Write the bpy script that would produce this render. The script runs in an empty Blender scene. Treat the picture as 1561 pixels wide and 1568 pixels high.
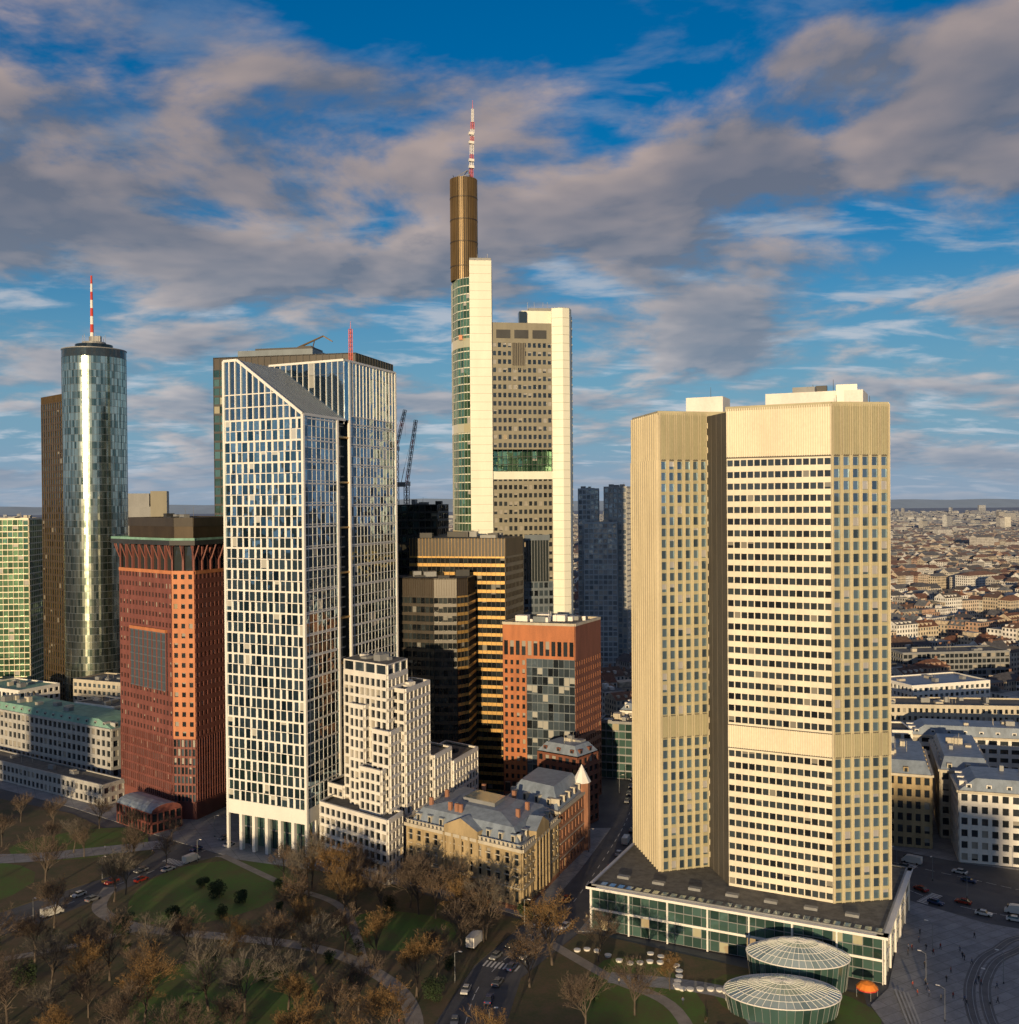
import bpy, math, random
from mathutils import Vector, Matrix
R = random.Random(7)
SC = bpy.context.scene
SUN_AZ, SUN_EL = -12.0, 5.5      # degrees left of "straight behind the camera", elevation

# ------------------------------------------------------------------ node helpers
def newmat(name):
    m = bpy.data.materials.new(name); m.use_nodes = True
    nt = m.node_tree
    return m, nt, nt.nodes['Principled BSDF']
def nd(nt, t, **kw):
    n = nt.nodes.new(t)
    for k, v in kw.items(): setattr(n, k, v)
    return n
def lk(nt, a, b): nt.links.new(a, b)
def mth(nt, op, a, b=None, c=None, clamp=False):
    n = nt.nodes.new('ShaderNodeMath'); n.operation = op; n.use_clamp = clamp
    for i, v in enumerate((a, b, c)):
        if v is None: continue
        if hasattr(v, 'links'): nt.links.new(v, n.inputs[i])
        else: n.inputs[i].default_value = v
    return n.outputs[0]
def mixc(nt, f, a, b, blend='MIX'):
    n = nt.nodes.new('ShaderNodeMix'); n.data_type = 'RGBA'; n.blend_type = blend
    for s, v in ((n.inputs[0], f), (n.inputs[6], a), (n.inputs[7], b)):
        if hasattr(v, 'links'): nt.links.new(v, s)
        elif isinstance(v, (int, float)): s.default_value = v
        else: s.default_value = (v[0], v[1], v[2], 1)
    return n.outputs[2]
def noise(nt, vec, scale, detail=4, rough=.55, dist=0.0):
    n = nd(nt, 'ShaderNodeTexNoise'); n.inputs['Scale'].default_value = scale
    n.inputs['Detail'].default_value = detail; n.inputs['Roughness'].default_value = rough
    n.inputs['Distortion'].default_value = dist
    if vec is not None: lk(nt, vec, n.inputs['Vector'])
    return n.outputs[0]
def maprange(nt, v, a, b, c=0., d=1., smooth=True):
    n = nd(nt, 'ShaderNodeMapRange')
    if smooth: n.interpolation_type = 'SMOOTHSTEP'
    lk(nt, v, n.inputs[0])
    for i, x in enumerate((a, b, c, d)): n.inputs[i+1].default_value = x
    return n.outputs[0]

def solid(name, col, rough=.75, var=.25, scale=.25, metal=0., streak=True, col2=None, simple=False, grid=None):
    m, nt, p = newmat(name)
    p.inputs['Roughness'].default_value = rough; p.inputs['Metallic'].default_value = metal
    geo = nd(nt, 'ShaderNodeNewGeometry')
    if simple:
        n1 = noise(nt, geo.outputs['Position'], scale, 1); f = maprange(nt, n1, .3, .7)
        lk(nt, mixc(nt, f, col2 or tuple(c*(1-var) for c in col), col), p.inputs['Base Color']); return m
    mp = nd(nt, 'ShaderNodeMapping'); mp.inputs['Scale'].default_value = (1, 1, .25 if streak else 1)
    lk(nt, geo.outputs['Position'], mp.inputs['Vector'])
    n1 = noise(nt, mp.outputs[0], scale, 3)
    n2 = noise(nt, geo.outputs['Position'], scale*9, 1)
    s = mth(nt, 'ADD', mth(nt, 'MULTIPLY', n1, .7), mth(nt, 'MULTIPLY', n2, .3))
    f = maprange(nt, s, .3, .7)
    c2 = col2 or tuple(c*(1-var) for c in col)
    c_ = mixc(nt, f, c2, tuple(min(1, c*(1+var*.35)) for c in col))
    if grid:
        br = nd(nt, 'ShaderNodeTexBrick'); br.offset = 0
        mg = nd(nt, 'ShaderNodeMapping'); mg.inputs['Rotation'].default_value = (0, 0, grid[1]); lk(nt, geo.outputs['Position'], mg.inputs[0]); lk(nt, mg.outputs[0], br.inputs['Vector'])
        br.inputs['Scale'].default_value = 1; br.inputs['Brick Width'].default_value = grid[0]; br.inputs['Row Height'].default_value = grid[0]*.5; br.inputs['Mortar Size'].default_value = .10
        br.inputs['Color1'].default_value = (1, 1, 1, 1); br.inputs['Color2'].default_value = (.85, .85, .85, 1); br.inputs['Mortar'].default_value = (.6, .6, .6, 1)
        c_ = mixc(nt, 1., c_, br.outputs[0], 'MULTIPLY')
    lk(nt, c_, p.inputs['Base Color'])
    return m

def glass(name, tint, metal=.55, rough=.04, jit=.02, blind=.15, blindcol=(.45, .45, .42), dark=(.012, .016, .02), lit=0.):
    """coated facade glass; UV = (bay, storey) so every pane differs"""
    m, nt, p = newmat(name)
    uv = nd(nt, 'ShaderNodeUVMap')
    fl = nd(nt, 'ShaderNodeVectorMath', operation='FLOOR'); lk(nt, uv.outputs[0], fl.inputs[0])
    wn = nd(nt, 'ShaderNodeTexWhiteNoise'); wn.noise_dimensions = '2D'; lk(nt, fl.outputs[0], wn.inputs['Vector'])
    sep = nd(nt, 'ShaderNodeSeparateColor'); lk(nt, wn.outputs['Color'], sep.inputs[0])
    base = mixc(nt, sep.outputs[0], dark, tint)
    isb = mth(nt, 'LESS_THAN', sep.outputs[1], blind)
    fr = nd(nt, 'ShaderNodeVectorMath', operation='FRACTION'); lk(nt, uv.outputs[0], fr.inputs[0])
    sx = nd(nt, 'ShaderNodeSeparateXYZ'); lk(nt, fr.outputs[0], sx.inputs[0])
    dn = mth(nt, 'GREATER_THAN', sx.outputs[1], mth(nt, 'MULTIPLY', sep.outputs[2], .8))
    isb = mth(nt, 'MULTIPLY', isb, dn)
    lk(nt, mixc(nt, isb, base, blindcol), p.inputs['Base Color'])
    lk(nt, mth(nt, 'SUBTRACT', metal, mth(nt, 'MULTIPLY', isb, metal*.7)), p.inputs['Metallic'])
    p.inputs['Roughness'].default_value = rough
    p.inputs['IOR'].default_value = 1.8
    geo = nd(nt, 'ShaderNodeNewGeometry')
    v1 = nd(nt, 'ShaderNodeVectorMath', operation='SUBTRACT'); lk(nt, wn.outputs['Color'], v1.inputs[0]); v1.inputs[1].default_value = (.5, .5, .5)
    v2 = nd(nt, 'ShaderNodeVectorMath', operation='SCALE'); lk(nt, v1.outputs[0], v2.inputs[0]); v2.inputs['Scale'].default_value = jit*2
    nn = nd(nt, 'ShaderNodeTexNoise'); nn.inputs['Scale'].default_value = .4; nn.inputs['Detail'].default_value = 1
    lk(nt, geo.outputs['Position'], nn.inputs['Vector'])
    v3 = nd(nt, 'ShaderNodeVectorMath', operation='SUBTRACT'); lk(nt, nn.outputs['Color'], v3.inputs[0]); v3.inputs[1].default_value = (.5, .5, .5)
    v4 = nd(nt, 'ShaderNodeVectorMath', operation='SCALE'); lk(nt, v3.outputs[0], v4.inputs[0]); v4.inputs['Scale'].default_value = jit*4
    a = nd(nt, 'ShaderNodeVectorMath', operation='ADD'); lk(nt, v2.outputs[0], a.inputs[0]); lk(nt, v4.outputs[0], a.inputs[1])
    b = nd(nt, 'ShaderNodeVectorMath', operation='ADD'); lk(nt, a.outputs[0], b.inputs[0]); lk(nt, geo.outputs['Normal'], b.inputs[1])
    c = nd(nt, 'ShaderNodeVectorMath', operation='NORMALIZE'); lk(nt, b.outputs[0], c.inputs[0])
    lk(nt, c.outputs[0], p.inputs['Normal'])
    if lit:
        on = mth(nt, 'GREATER_THAN', sep.outputs[2], 1-lit)
        p.inputs['Emission Color'].default_value = (1, .62, .25, 1)
        lk(nt, mth(nt, 'MULTIPLY', on, .5), p.inputs['Emission Strength'])
    return m

def citywall(name):
    m, nt, p = newmat(name)
    uv = nd(nt, 'ShaderNodeUVMap')
    fr = nd(nt, 'ShaderNodeVectorMath', operation='FRACTION'); lk(nt, uv.outputs[0], fr.inputs[0])
    fl = nd(nt, 'ShaderNodeVectorMath', operation='FLOOR'); lk(nt, uv.outputs[0], fl.inputs[0])
    wn = nd(nt, 'ShaderNodeTexWhiteNoise'); wn.noise_dimensions = '2D'; lk(nt, fl.outputs[0], wn.inputs['Vector'])
    s = nd(nt, 'ShaderNodeSeparateXYZ'); lk(nt, fr.outputs[0], s.inputs[0])
    a = mth(nt, 'LESS_THAN', mth(nt, 'ABSOLUTE', mth(nt, 'SUBTRACT', s.outputs[0], .5)), .24)
    b = mth(nt, 'LESS_THAN', mth(nt, 'ABSOLUTE', mth(nt, 'SUBTRACT', s.outputs[1], .52)), .27)
    w = mth(nt, 'MULTIPLY', a, b)
    at = nd(nt, 'ShaderNodeAttribute'); at.attribute_name = 'Col'
    geo = nd(nt, 'ShaderNodeNewGeometry')
    n = maprange(nt, noise(nt, geo.outputs['Position'], .2, 3), .3, .7, .75, 1.1)
    wall = mixc(nt, 1.0, at.outputs['Color'], n, 'MULTIPLY')
    win = mixc(nt, wn.outputs['Value'], (.015, .02, .026), (.12, .13, .14))
    lk(nt, mixc(nt, w, wall, win), p.inputs['Base Color'])
    lk(nt, mth(nt, 'SUBTRACT', .85, mth(nt, 'MULTIPLY', w, .65)), p.inputs['Roughness'])
    return m
def attrmat(name, rough=.85, amt=.35, scale=.5):
    m, nt, p = newmat(name)
    at = nd(nt, 'ShaderNodeAttribute'); at.attribute_name = 'Col'
    geo = nd(nt, 'ShaderNodeNewGeometry')
    n = maprange(nt, noise(nt, geo.outputs['Position'], scale, 3), .3, .7, 1-amt, 1+amt*.4)
    lk(nt, mixc(nt, 1.0, at.outputs['Color'], n, 'MULTIPLY'), p.inputs['Base Color'])
    p.inputs['Roughness'].default_value = rough
    return m

# ------------------------------------------------------------------ mesh builder
class MB:
    def __init__(s, name): s.name = name; s.v = []; s.f = []; s.m = []; s.u = []; s.c = []; s.mats = []; s.cur = (.5, .5, .5)
    def mi(s, mat):
        if mat not in s.mats: s.mats.append(mat)
        return s.mats.index(mat)
    def face(s, pts, mat, uvs=None, col=None):
        i = len(s.v); s.v.extend(pts); n = len(pts)
        s.f.append(tuple(range(i, i+n))); s.m.append(s.mi(mat))
        s.u.append(uvs if uvs else [(0., 0.)]*n); s.c.append(col or s.cur)
    def box(s, c, d, mat, ang=0., col=None, bottom=False, taper=1.):
        ca, sa = math.cos(ang), math.sin(ang)
        P = []
        for z, k in ((0, 1.), (d[2], taper)):
            for x, y in ((-1, -1), (1, -1), (1, 1), (-1, 1)):
                X, Y = x*d[0]/2*k, y*d[1]/2*k
                P.append((c[0]+X*ca-Y*sa, c[1]+X*sa+Y*ca, c[2]+z))
        for q in ((0, 1, 5, 4), (1, 2, 6, 5), (2, 3, 7, 6), (3, 0, 4, 7), (4, 5, 6, 7)) + (((3, 2, 1, 0),) if bottom else ()):
            s.face([P[k] for k in q], mat, col=col)
    def obox(s, p0, p1, t0, t1, o0, o1, z0, z1, mat):
        """box hung on the wall line p0->p1 (outside to the right of travel)"""
        L = math.dist(p0[:2], p1[:2]); dx, dy = (p1[0]-p0[0])/L, (p1[1]-p0[1])/L; nx, ny = dy, -dx
        def q(t, o, z): return (p0[0]+dx*t+nx*o, p0[1]+dy*t+ny*o, z)
        A, B, C, D = q(t0, o1, z0), q(t1, o1, z0), q(t1, o1, z1), q(t0, o1, z1)
        a, b, c, d = q(t0, o0, z0), q(t1, o0, z0), q(t1, o0, z1), q(t0, o0, z1)
        s.face([A, B, C, D], mat); s.face([D, C, c, d], mat); s.face([a, b, B, A], mat)
        s.face([a, A, D, d], mat); s.face([B, b, c, C], mat)
    def prism(s, poly, z0, z1, ms, mt=None, zt=None):
        n = len(poly); zt = zt or [z1]*n
        for i in range(n):
            a, b = poly[i], poly[(i+1) % n]; za, zb = zt[i], zt[(i+1) % n]
            L = math.dist(a[:2], b[:2])
            s.face([(a[0], a[1], z0), (b[0], b[1], z0), (b[0], b[1], zb), (a[0], a[1], za)], ms,
                   [(0, 0), (L/3, 0), (L/3, (zb-z0)/3.2), (0, (za-z0)/3.2)])
        if mt: s.face([(p[0], p[1], z) for p, z in zip(poly, zt)], mt)
    def tube(s, a, b, ra, rb, mat, n=4, cap=False, col=None):
        a, b = Vector(a), Vector(b); d = b-a
        if d.length < 1e-6: return
        d.normalize(); u = d.orthogonal().normalized(); w = d.cross(u)
        i = len(s.v); mi = s.mi(mat); col = col or s.cur
        for p, r in ((a, ra), (b, rb)):
            for k in range(n):
                t = 2*math.pi*k/n; s.v.append(tuple(p+(u*math.cos(t)+w*math.sin(t))*r))
        for k in range(n):
            k2 = (k+1) % n
            s.f.append((i+k, i+k2, i+n+k2, i+n+k)); s.m.append(mi); s.u.append([(0., 0.)]*4); s.c.append(col)
        if cap:
            s.f.append(tuple(i+n+k for k in range(n))); s.m.append(mi); s.u.append([(0., 0.)]*n); s.c.append(col)
    def lattice(s, a, b, w, matf, seg=3., r=.12):
        a, b = Vector(a), Vector(b); L = (b-a).length; d = (b-a)/L; u = d.orthogonal().normalized()*w/2; v = d.cross(u).normalized()*w/2
        n = max(2, int(L/seg)); off = [u+v, u-v, -u-v, -u+v]
        for i in range(n):
            p, q = a+d*L*i/n, a+d*L*(i+1)/n; m = matf(i/n)
            for k in range(4):
                s.tube(p+off[k], q+off[k], r, r, m, 4)
                s.tube(p+off[k], q+off[(k+1) % 4], r*.7, r*.7, m, 3)
                s.tube(q+off[k], q+off[(k+1) % 4], r*.7, r*.7, m, 3)
    def make(s, loc=None, smooth=False, link=True):
        if loc is None:
            xs = [v[0] for v in s.v]; ys = [v[1] for v in s.v]
            loc = ((min(xs)+max(xs))/2, (min(ys)+max(ys))/2, min(v[2] for v in s.v))
        me = bpy.data.meshes.new(s.name)
        me.from_pydata([(v[0]-loc[0], v[1]-loc[1], v[2]-loc[2]) for v in s.v], [], s.f)
        for m in s.mats: me.materials.append(m)
        me.polygons.foreach_set('material_index', s.m)
        if smooth: me.polygons.foreach_set('use_smooth', [True]*len(s.f))
        ul = me.uv_layers.new(name='UVMap'); fl = []
        for q in s.u:
            for p in q: fl.extend(p)
        ul.data.foreach_set('uv', fl)
        ca = me.color_attributes.new('Col', 'FLOAT_COLOR', 'CORNER'); cl = []
        for q, c in zip(s.u, s.c): cl.extend((c[0], c[1], c[2], 1.)*len(q))
        ca.data.foreach_set('color', cl)
        if not link: return me
        o = bpy.data.objects.new(s.name, me); o.location = loc; SC.collection.objects.link(o)
        return o

def facade(mb, p0, p1, z0, z1, fh, bay, mg, mw, sp=1., pw=.3, dep=.3, pdep=None, mp=None, fine=None, finemat=None, back=0.):
    L = math.dist(p0, p1); nb = max(1, round(L/bay)); nf = max(1, round((z1-z0)/fh)); H = (z1-z0)/nf; B = L/nb
    dx, dy = (p1[0]-p0[0])/L, (p1[1]-p0[1])/L; nx, ny = dy, -dx
    pdep = dep+.05 if pdep is None else pdep; mp = mp or mw
    r = R.randrange(0, 90)
    a = (p0[0]-nx*back, p0[1]-ny*back); b = (p1[0]-nx*back, p1[1]-ny*back)
    mb.face([(a[0], a[1], z0), (b[0], b[1], z0), (b[0], b[1], z1), (a[0], a[1], z1)], mg, [(r, r), (r+nb, r), (r+nb, r+nf), (r, r+nf)])
    if sp > 0:
        for i in range(nf+1):
            za = max(z0, z0+i*H-sp/2); zb = min(z1, z0+i*H+sp/2)
            mb.obox(p0, p1, 0, L, -back, dep, za, zb, mw)
    if pw > 0:
        for j in range(nb+1):
            ta = max(0, j*B-pw/2); tb = min(L, j*B+pw/2)
            mb.obox(p0, p1, ta, tb, -back, pdep, z0, z1, mp)
def blank(mb, p0, p1, z0, z1, mw, rib=None, mr=None, dep=.25, rw=.25, out=0.):
    L = math.dist(p0, p1); mb.obox(p0, p1, 0, L, -.3, out, z0, z1, mw)
    if rib:
        n = max(1, int(L/rib))
        for j in range(n+1):
            t = L*j/n; mb.obox(p0, p1, max(0, t-rw/2), min(L, t+rw/2), out-.01, out+dep, z0+.003, z1-.003, mr or mw)
def ring(poly, **k):
    return [(poly[i], poly[(i+1) % len(poly)]) for i in range(len(poly))]
def roofkit(mb, poly, z, mat, dark, n=6, smin=1.5, smax=4.5, hmax=2.6, rnd=R):
    cx = sum(p[0] for p in poly)/len(poly); cy = sum(p[1] for p in poly)/len(poly)
    e = poly[0], poly[1]; ang = math.atan2(e[1][1]-e[0][1], e[1][0]-e[0][0])
    for i in range(n):
        k = rnd.randrange(len(poly)); t = rnd.random(); a, b = poly[k], poly[(k+1) % len(poly)]
        px, py = a[0]+(b[0]-a[0])*t, a[1]+(b[1]-a[1])*t; q = rnd.uniform(.15, .75)
        x, y = cx+(px-cx)*q, cy+(py-cy)*q
        mb.box((x, y, z), (rnd.uniform(smin, smax), rnd.uniform(smin, smax), rnd.uniform(.6, hmax)), rnd.choice([mat, dark]), ang)
    for i in range(max(2, n//2)):
        x = cx+rnd.uniform(-3, 3); y = cy+rnd.uniform(-3, 3); mb.tube((x, y, z), (x, y, z+rnd.uniform(2, 5)), .08, .05, dark, 4)
def parapet(mb, poly, z0, z1, mat, t=.5, out=.1):
    for a, b in ring(poly): mb.obox(a, b, 0, math.dist(a, b), -t, out, z0, z1, mat)

# ------------------------------------------------------------------ materials
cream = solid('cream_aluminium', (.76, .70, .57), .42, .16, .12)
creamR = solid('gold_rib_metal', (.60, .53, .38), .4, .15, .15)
cream2 = solid('olive_gold_panel_shaded', (.36, .335, .225), .4, .15, .15)  # panel and rib below: darker cream, narrow faces' shade put into colour
creamR2 = solid('olive_gold_rib_shaded', (.45, .41, .275), .38, .15, .15)
darkconc = solid('dark_panel', (.10, .09, .075), .7, .2, .3)
white = solid('white_render', (.74, .72, .68), .6, .14, .2)
whitec = solid('white_coated_metal', (.78, .77, .74), .35, .08, .2)
comm = solid('pale_enamel_panel', (.72, .72, .62), .45, .08, .2)
commg = solid('grey_enamel_panel', (.23, .215, .165), .5, .12, .3)
brownm = solid('brown_louvre_metal', (.20, .135, .06), .35, .25, .3, metal=.4)
brownd = solid('brown_dark_metal', (.07, .05, .03), .45, .25, .3, metal=.3)
redgran = solid('red_granite_shaded', (.205, .072, .060), .6, .25, .35)  # dimmed granite, shade of the left face put into the colour
redgran2 = solid('red_granite_sunlit', (.52, .20, .09), .55, .2, .35)  # same granite brightened, sunlight on the chamfer put into the colour
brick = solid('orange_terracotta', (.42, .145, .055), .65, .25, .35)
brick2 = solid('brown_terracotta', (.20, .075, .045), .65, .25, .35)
goldm = solid('gold_anodised', (.55, .34, .11), .35, .2, .2, metal=.35)
bronzed = solid('dark_bronze', (.055, .045, .035), .4, .3, .2)
sandst = solid('sandstone', (.40, .31, .18), .85, .3, .5)
sandst2 = solid('red_sandstone', (.33, .16, .10), .85, .3, .5)
slate = solid('zinc_roof', (.23, .28, .35), .5, .3, .5)
copper = solid('green_copper_roof', (.20, .38, .31), .7, .3, .4)
redmet = solid('red_paint', (.55, .05, .03), .5, .1)
whtmet = solid('white_paint', (.8, .78, .75), .5, .1)
greym = solid('grey_metal', (.24, .25, .26), .5, .2)
darkm = solid('dark_metal', (.04, .042, .045), .5, .3)
gravel = solid('roof_gravel', (.16, .155, .14), .95, .4, .6, streak=False)
blackroof = solid('bitumen_roof', (.05, .052, .055), .9, .4, .3, streak=False)
beige = solid('beige_stone', (.50, .46, .38), .8, .2, .4)
pgrey = solid('pale_grey_stone', (.40, .40, .39), .8, .2, .4)
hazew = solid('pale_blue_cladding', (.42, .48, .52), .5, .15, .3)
steelg = solid('blue_grey_cladding', (.15, .18, .21), .4, .2, .3, metal=.3)
g_blue = glass('glass_blue', (.20, .27, .33), .6, .03, .02, .12)
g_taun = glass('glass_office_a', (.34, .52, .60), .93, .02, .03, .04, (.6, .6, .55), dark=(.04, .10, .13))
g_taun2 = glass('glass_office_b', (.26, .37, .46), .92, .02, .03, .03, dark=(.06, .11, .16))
g_euro = glass('glass_bronze', (.055, .07, .08), .12, .12, .01, .10, (.24, .23, .20), (.012, .014, .016))
g_euro2 = glass('glass_skyblue', (.26, .39, .50), .7, .05, .01, .12, (.4, .4, .42), (.07, .11, .16))
g_green = glass('glass_green', (.24, .45, .28), .75, .03, .02, .05, dark=(.06, .15, .09))
g_main = glass('glass_tower_green', (.66, .70, .58), .97, .17, .010, .0, dark=(.13, .19, .17))
g_dark = glass('glass_dark', (.06, .075, .08), .5, .05, .02, .06, (.25, .25, .23))
g_teal = glass('glass_teal', (.16, .30, .27), .6, .04, .015, .0, dark=(.04, .09, .08), lit=.03)
g_win = glass('glass_window', (.04, .05, .06), .2, .1, .01, .25, (.35, .33, .29), lit=.008)
g_clear = glass('glass_roof_panes', (.52, .62, .60), .55, .12, .03, .0, dark=(.28, .38, .37))
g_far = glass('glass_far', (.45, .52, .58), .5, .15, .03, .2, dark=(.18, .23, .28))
CW = citywall('city_wall'); CR = attrmat('city_roof')

# ------------------------------------------------------------------ ribbed tower
A, B, C = (60., 283.), (84.7, 270.), (100.5, 272.4)
P, Q, RR = (38.6, 319.), (42.9, 294.), (57.3, 298.)
D, E = (106, 300.), (70., 322.)
mb = MB('ribbed_office_tower')
zp = 12.4
right = [A, B, C, D, (72, 312)]
left = [P, Q, RR, (72, 300), (66, 330), (46, 332)]
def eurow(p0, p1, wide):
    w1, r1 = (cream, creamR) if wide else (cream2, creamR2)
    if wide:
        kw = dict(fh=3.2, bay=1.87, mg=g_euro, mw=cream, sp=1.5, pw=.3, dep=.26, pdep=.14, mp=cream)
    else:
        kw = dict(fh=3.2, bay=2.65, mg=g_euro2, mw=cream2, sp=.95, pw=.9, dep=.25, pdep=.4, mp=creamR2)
    facade(mb, p0, p1, zp, 50.8, **kw); facade(mb, p0, p1, 57., 130.6, **kw)
    L = math.dist(p0, p1)
    for z0_, z1_ in ((50.8, 57.), (130.6, 144)):
        blank(mb, p0, p1, z0_, z1_, w1, .62, w1, .2, .2, .2)
        n = int(L/.62)
        for j in range(n): mb.obox(p0, p1, L*(j+.5)/n-.07, L*(j+.5)/n+.07, .19, .215, z0_+.2, z1_-.2, r1 if wide else cream2)
    mb.obox(p0, p1, 0, L, .1, .34, 130.3, 130.75, darkconc); mb.obox(p0, p1, 0, L, .1, .34, 50.6, 50.9, darkconc); mb.obox(p0, p1, 0, L, .1, .34, 56.9, 57.2, darkconc)
    if not wide:
        n = round(L/2.65)
        for j in range(n+1):
            t = L*j/n
            for o in (-.32, .32):
                mb.obox(p0, p1, max(0, t+o-.06), min(L, t+o+.06), .35, .66, zp, 144.1, creamR)
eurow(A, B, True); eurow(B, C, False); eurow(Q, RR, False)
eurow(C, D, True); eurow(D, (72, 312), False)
facade(mb, P, Q, zp, 130.6, 3.2, 2.1, g_euro2, cream2, 1.2, .5, .1, 1.0, creamR); blank(mb, P, Q, 130.6, 144, cream2, 2.1, creamR, .7, .5, .1)
for a, b in (((66, 330), (46, 332)), ((46, 332), P)): eurow(a, b, True)
blank(mb, RR, A, zp, 143.2, darkconc, 3.7, darkconc, .12, .15, 0.)
for i in range(36): mb.obox(RR, A, .35, 1.15, .02, .3, zp+3+i*3.55, zp+4.6+i*3.55, creamR)
mb.prism(right, 143.8, 144, cream, gravel); mb.prism(left, 143.7, 143.9, cream, gravel)
for poly in (right, left): parapet(mb, poly, 143.4, 144.6, creamR2, .6, .32)
mb.box((87, 290, 144), (26, 15, 4.6), white, -.42); mb.box((93, 283, 144), (5.5, 7, 6.2), comm, -.3)
mb.box((60, 309, 144), (11, 10, 5.5), white, -.42); mb.box((83, 288, 148.6), (6, 5, 1.6), greym, -.42)
mb.box((88, 289, 148.6), (3, 2, 2.2), darkm, -.4)
for x, y, h in ((85, 287, 7), (91, 288, 8.5), (95, 289, 6.5), (61, 310, 9), (98, 279, 3), (88, 276, 3)): mb.tube((x, y, 144), (x, y, 144+h), .12, .06, darkm)
mb.make()

# podium
mb = MB('glass_podium_hall')
pod = [(22., 284.), (90.6, 250.), (114., 295.), (47., 336.)]
for i, (a, b) in enumerate(ring(pod)):
    facade(mb, a, b, 0.4, 11.6, 2.8, 2.4, g_teal, greym, .22, .12, .12, .2, greym)
    L = math.dist(a, b)
    mb.obox(a, b, -1.2, L+1.2, -1.5, 1.3, 11.6, 12.25, whtmet); mb.obox(a, b, 0, L, .1, .35, 5.7, 6.3, whtmet)
    n = int(L/9.6)
    for j in range(n+1): mb.obox(a, b, max(0, L*j/n-.2), min(L, L*j/n+.2), .1, .6, 0.2, 11.6, whtmet)
mb.prism(pod, 11.7, 12.3, greym, gravel)
for k in range(14):
    t = k/13; x = 30+(90-30)*t; y = 286+(256-286)*t
    if k % 2 == 0: mb.box((x+1.5, y+3.2, 12.3), (3.4, 1.6, .7), greym, -.46)
for k in range(30): mb.obox(pod[0], pod[1], 2+k*2.5, 3.6+k*2.5, -3.5, -1.2, 12.3, 12.42, g_clear)
parapet(mb, pod, 12.2, 12.7, greym, .4, 0)
mb.make()

def oval(mb, cx, cy, rx, ry, ang, h, rise, tilt=0., n=44):
    ca, sa = math.cos(ang), math.sin(ang)
    def pp(t, k, z, tl=1.):
        x, y = rx*k*math.cos(t), ry*k*math.sin(t); return (cx+x*ca-y*sa, cy+x*sa+y*ca, z+(tilt*k*math.sin(t) if tl else 0))
    for i in range(n):
        t0, t1 = 2*math.pi*i/n, 2*math.pi*(i+1)/n
        mb.face([pp(t0, .93, .1, 0), pp(t1, .93, .1, 0), pp(t1, 1, h), pp(t0, 1, h)], g_teal, [(i, 0), (i+1, 0), (i+1, 1), (i, 1)])
        mb.tube(pp(t0, .935, .1, 0), pp(t0, 1.005, h), .06, .06, greym); mb.tube(pp(t0, 1.01, h), pp(t1, 1.01, h), .16, .16, whtmet, 5)
        ks = [1, .8, .6, .4, .2, 0]
        for j in range(5):
            k0, k1 = ks[j], ks[j+1]; z0 = h+rise*(1-k0*k0); z1 = h+rise*(1-k1*k1)
            q = [pp(t0, k0, z0), pp(t1, k0, z0), pp(t1, k1, z1), pp(t0, k1, z1)]
            if j == 4: q = q[:3]
            mb.face(q, g_clear, [(i, j+.01), (i+.99, j+.01), (i+.99, j+.99), (i, j+.99)][:len(q)])
            mb.tube(pp(t0, k0, z0+.03), pp(t1, k0, z0+.03), .06, .06, whtmet)
            if i % 2 == 0 or j < 3: mb.tube(pp(t0, k0, z0+.03), pp(t0, k1, z1+.03), .06, .06, whtmet)
mb = MB('glass_entrance_pavilion')
oval(mb, 62.5, 237.5, 13.2, 7.4, -.12, 4.6, 2.6, .6)
oval(mb, 69.8, 250.5, 12.2, 6., -.22, 7.6, 3.4, .9)
mb.make()

# ------------------------------------------------------------------ triangular HQ tower with antenna
mb = MB('stepped_bank_tower')
C1, C2 = (-7.3, 459.5), (19.6, 464.)
kw = dict(fh=3.65, bay=2.2, mg=g_win, mw=commg, sp=1.7, pw=.8, dep=.35, pdep=.353)
facade(mb, C1, C2, 0, 83, 3.65, 2.2, g_blue, steelg, 1.2, .6, .35, .353)
facade(mb, C1, C2, 83, 131, **kw); facade(mb, C1, C2, 142.4, 191, **kw)
blank(mb, C1, C2, 129, 132.5, comm, None, out=.5)
mb.face([(C1[0], 467, 131), (C2[0], 471, 131), (C2[0], 471, 142.5), (C1[0], 467, 142.5)], g_green, [(0, 0), (12, 0), (12, 3), (0, 3)])
mb.face([(C1[0], 459.6, 132.3), (C2[0], 464, 132.3), (C2[0], 471, 132.3), (C1[0], 467, 132.3)], copper)
for k in range(13): mb.obox(C1, C2, 26.9*k/12*1.0, 26.9*k/12+.2, -.4, -.1, 132, 142.4, darkm)
for z in (135.5, 139): mb.obox(C1, C2, 0, 27.2, -.4, -.15, z, z+.25, darkm)
blank(mb, C1, C2, 191, 199.2, commg, 2.2, commg, .1, .2)
for t in (2, 10.2, 18.5): mb.obox(C1, C2, t, t+6.4, .05, .2, 192.2, 196, darkm)
mb.obox(C1, C2, 9, 15, .37, .6, 180, 190, bronzed)
for k in range(8): mb.obox(C1, C2, 9+k*.8, 9.25+k*.8, .6, .75, 178, 190, commg)
mb.obox(C1, C2, 14.5, 25, .36, .9, 83, 101.5, g_dark)
for k in range(9): mb.obox(C1, C2, 14.5+k*1.3, 14.65+k*1.3, .9, 1.05, 83, 101.5, greym)
mb.obox(C1, C2, 14, 25.5, .3, 1.3, 101.5, 104, steelg)
rc = [(19.6, 463.), (24.5, 461.8), (27.6, 463.4), (28.8, 468), (29.4, 484), (19.6, 488)]
for a, b in ring(rc): blank(mb, a, b, 0, 206, comm, None)
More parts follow.
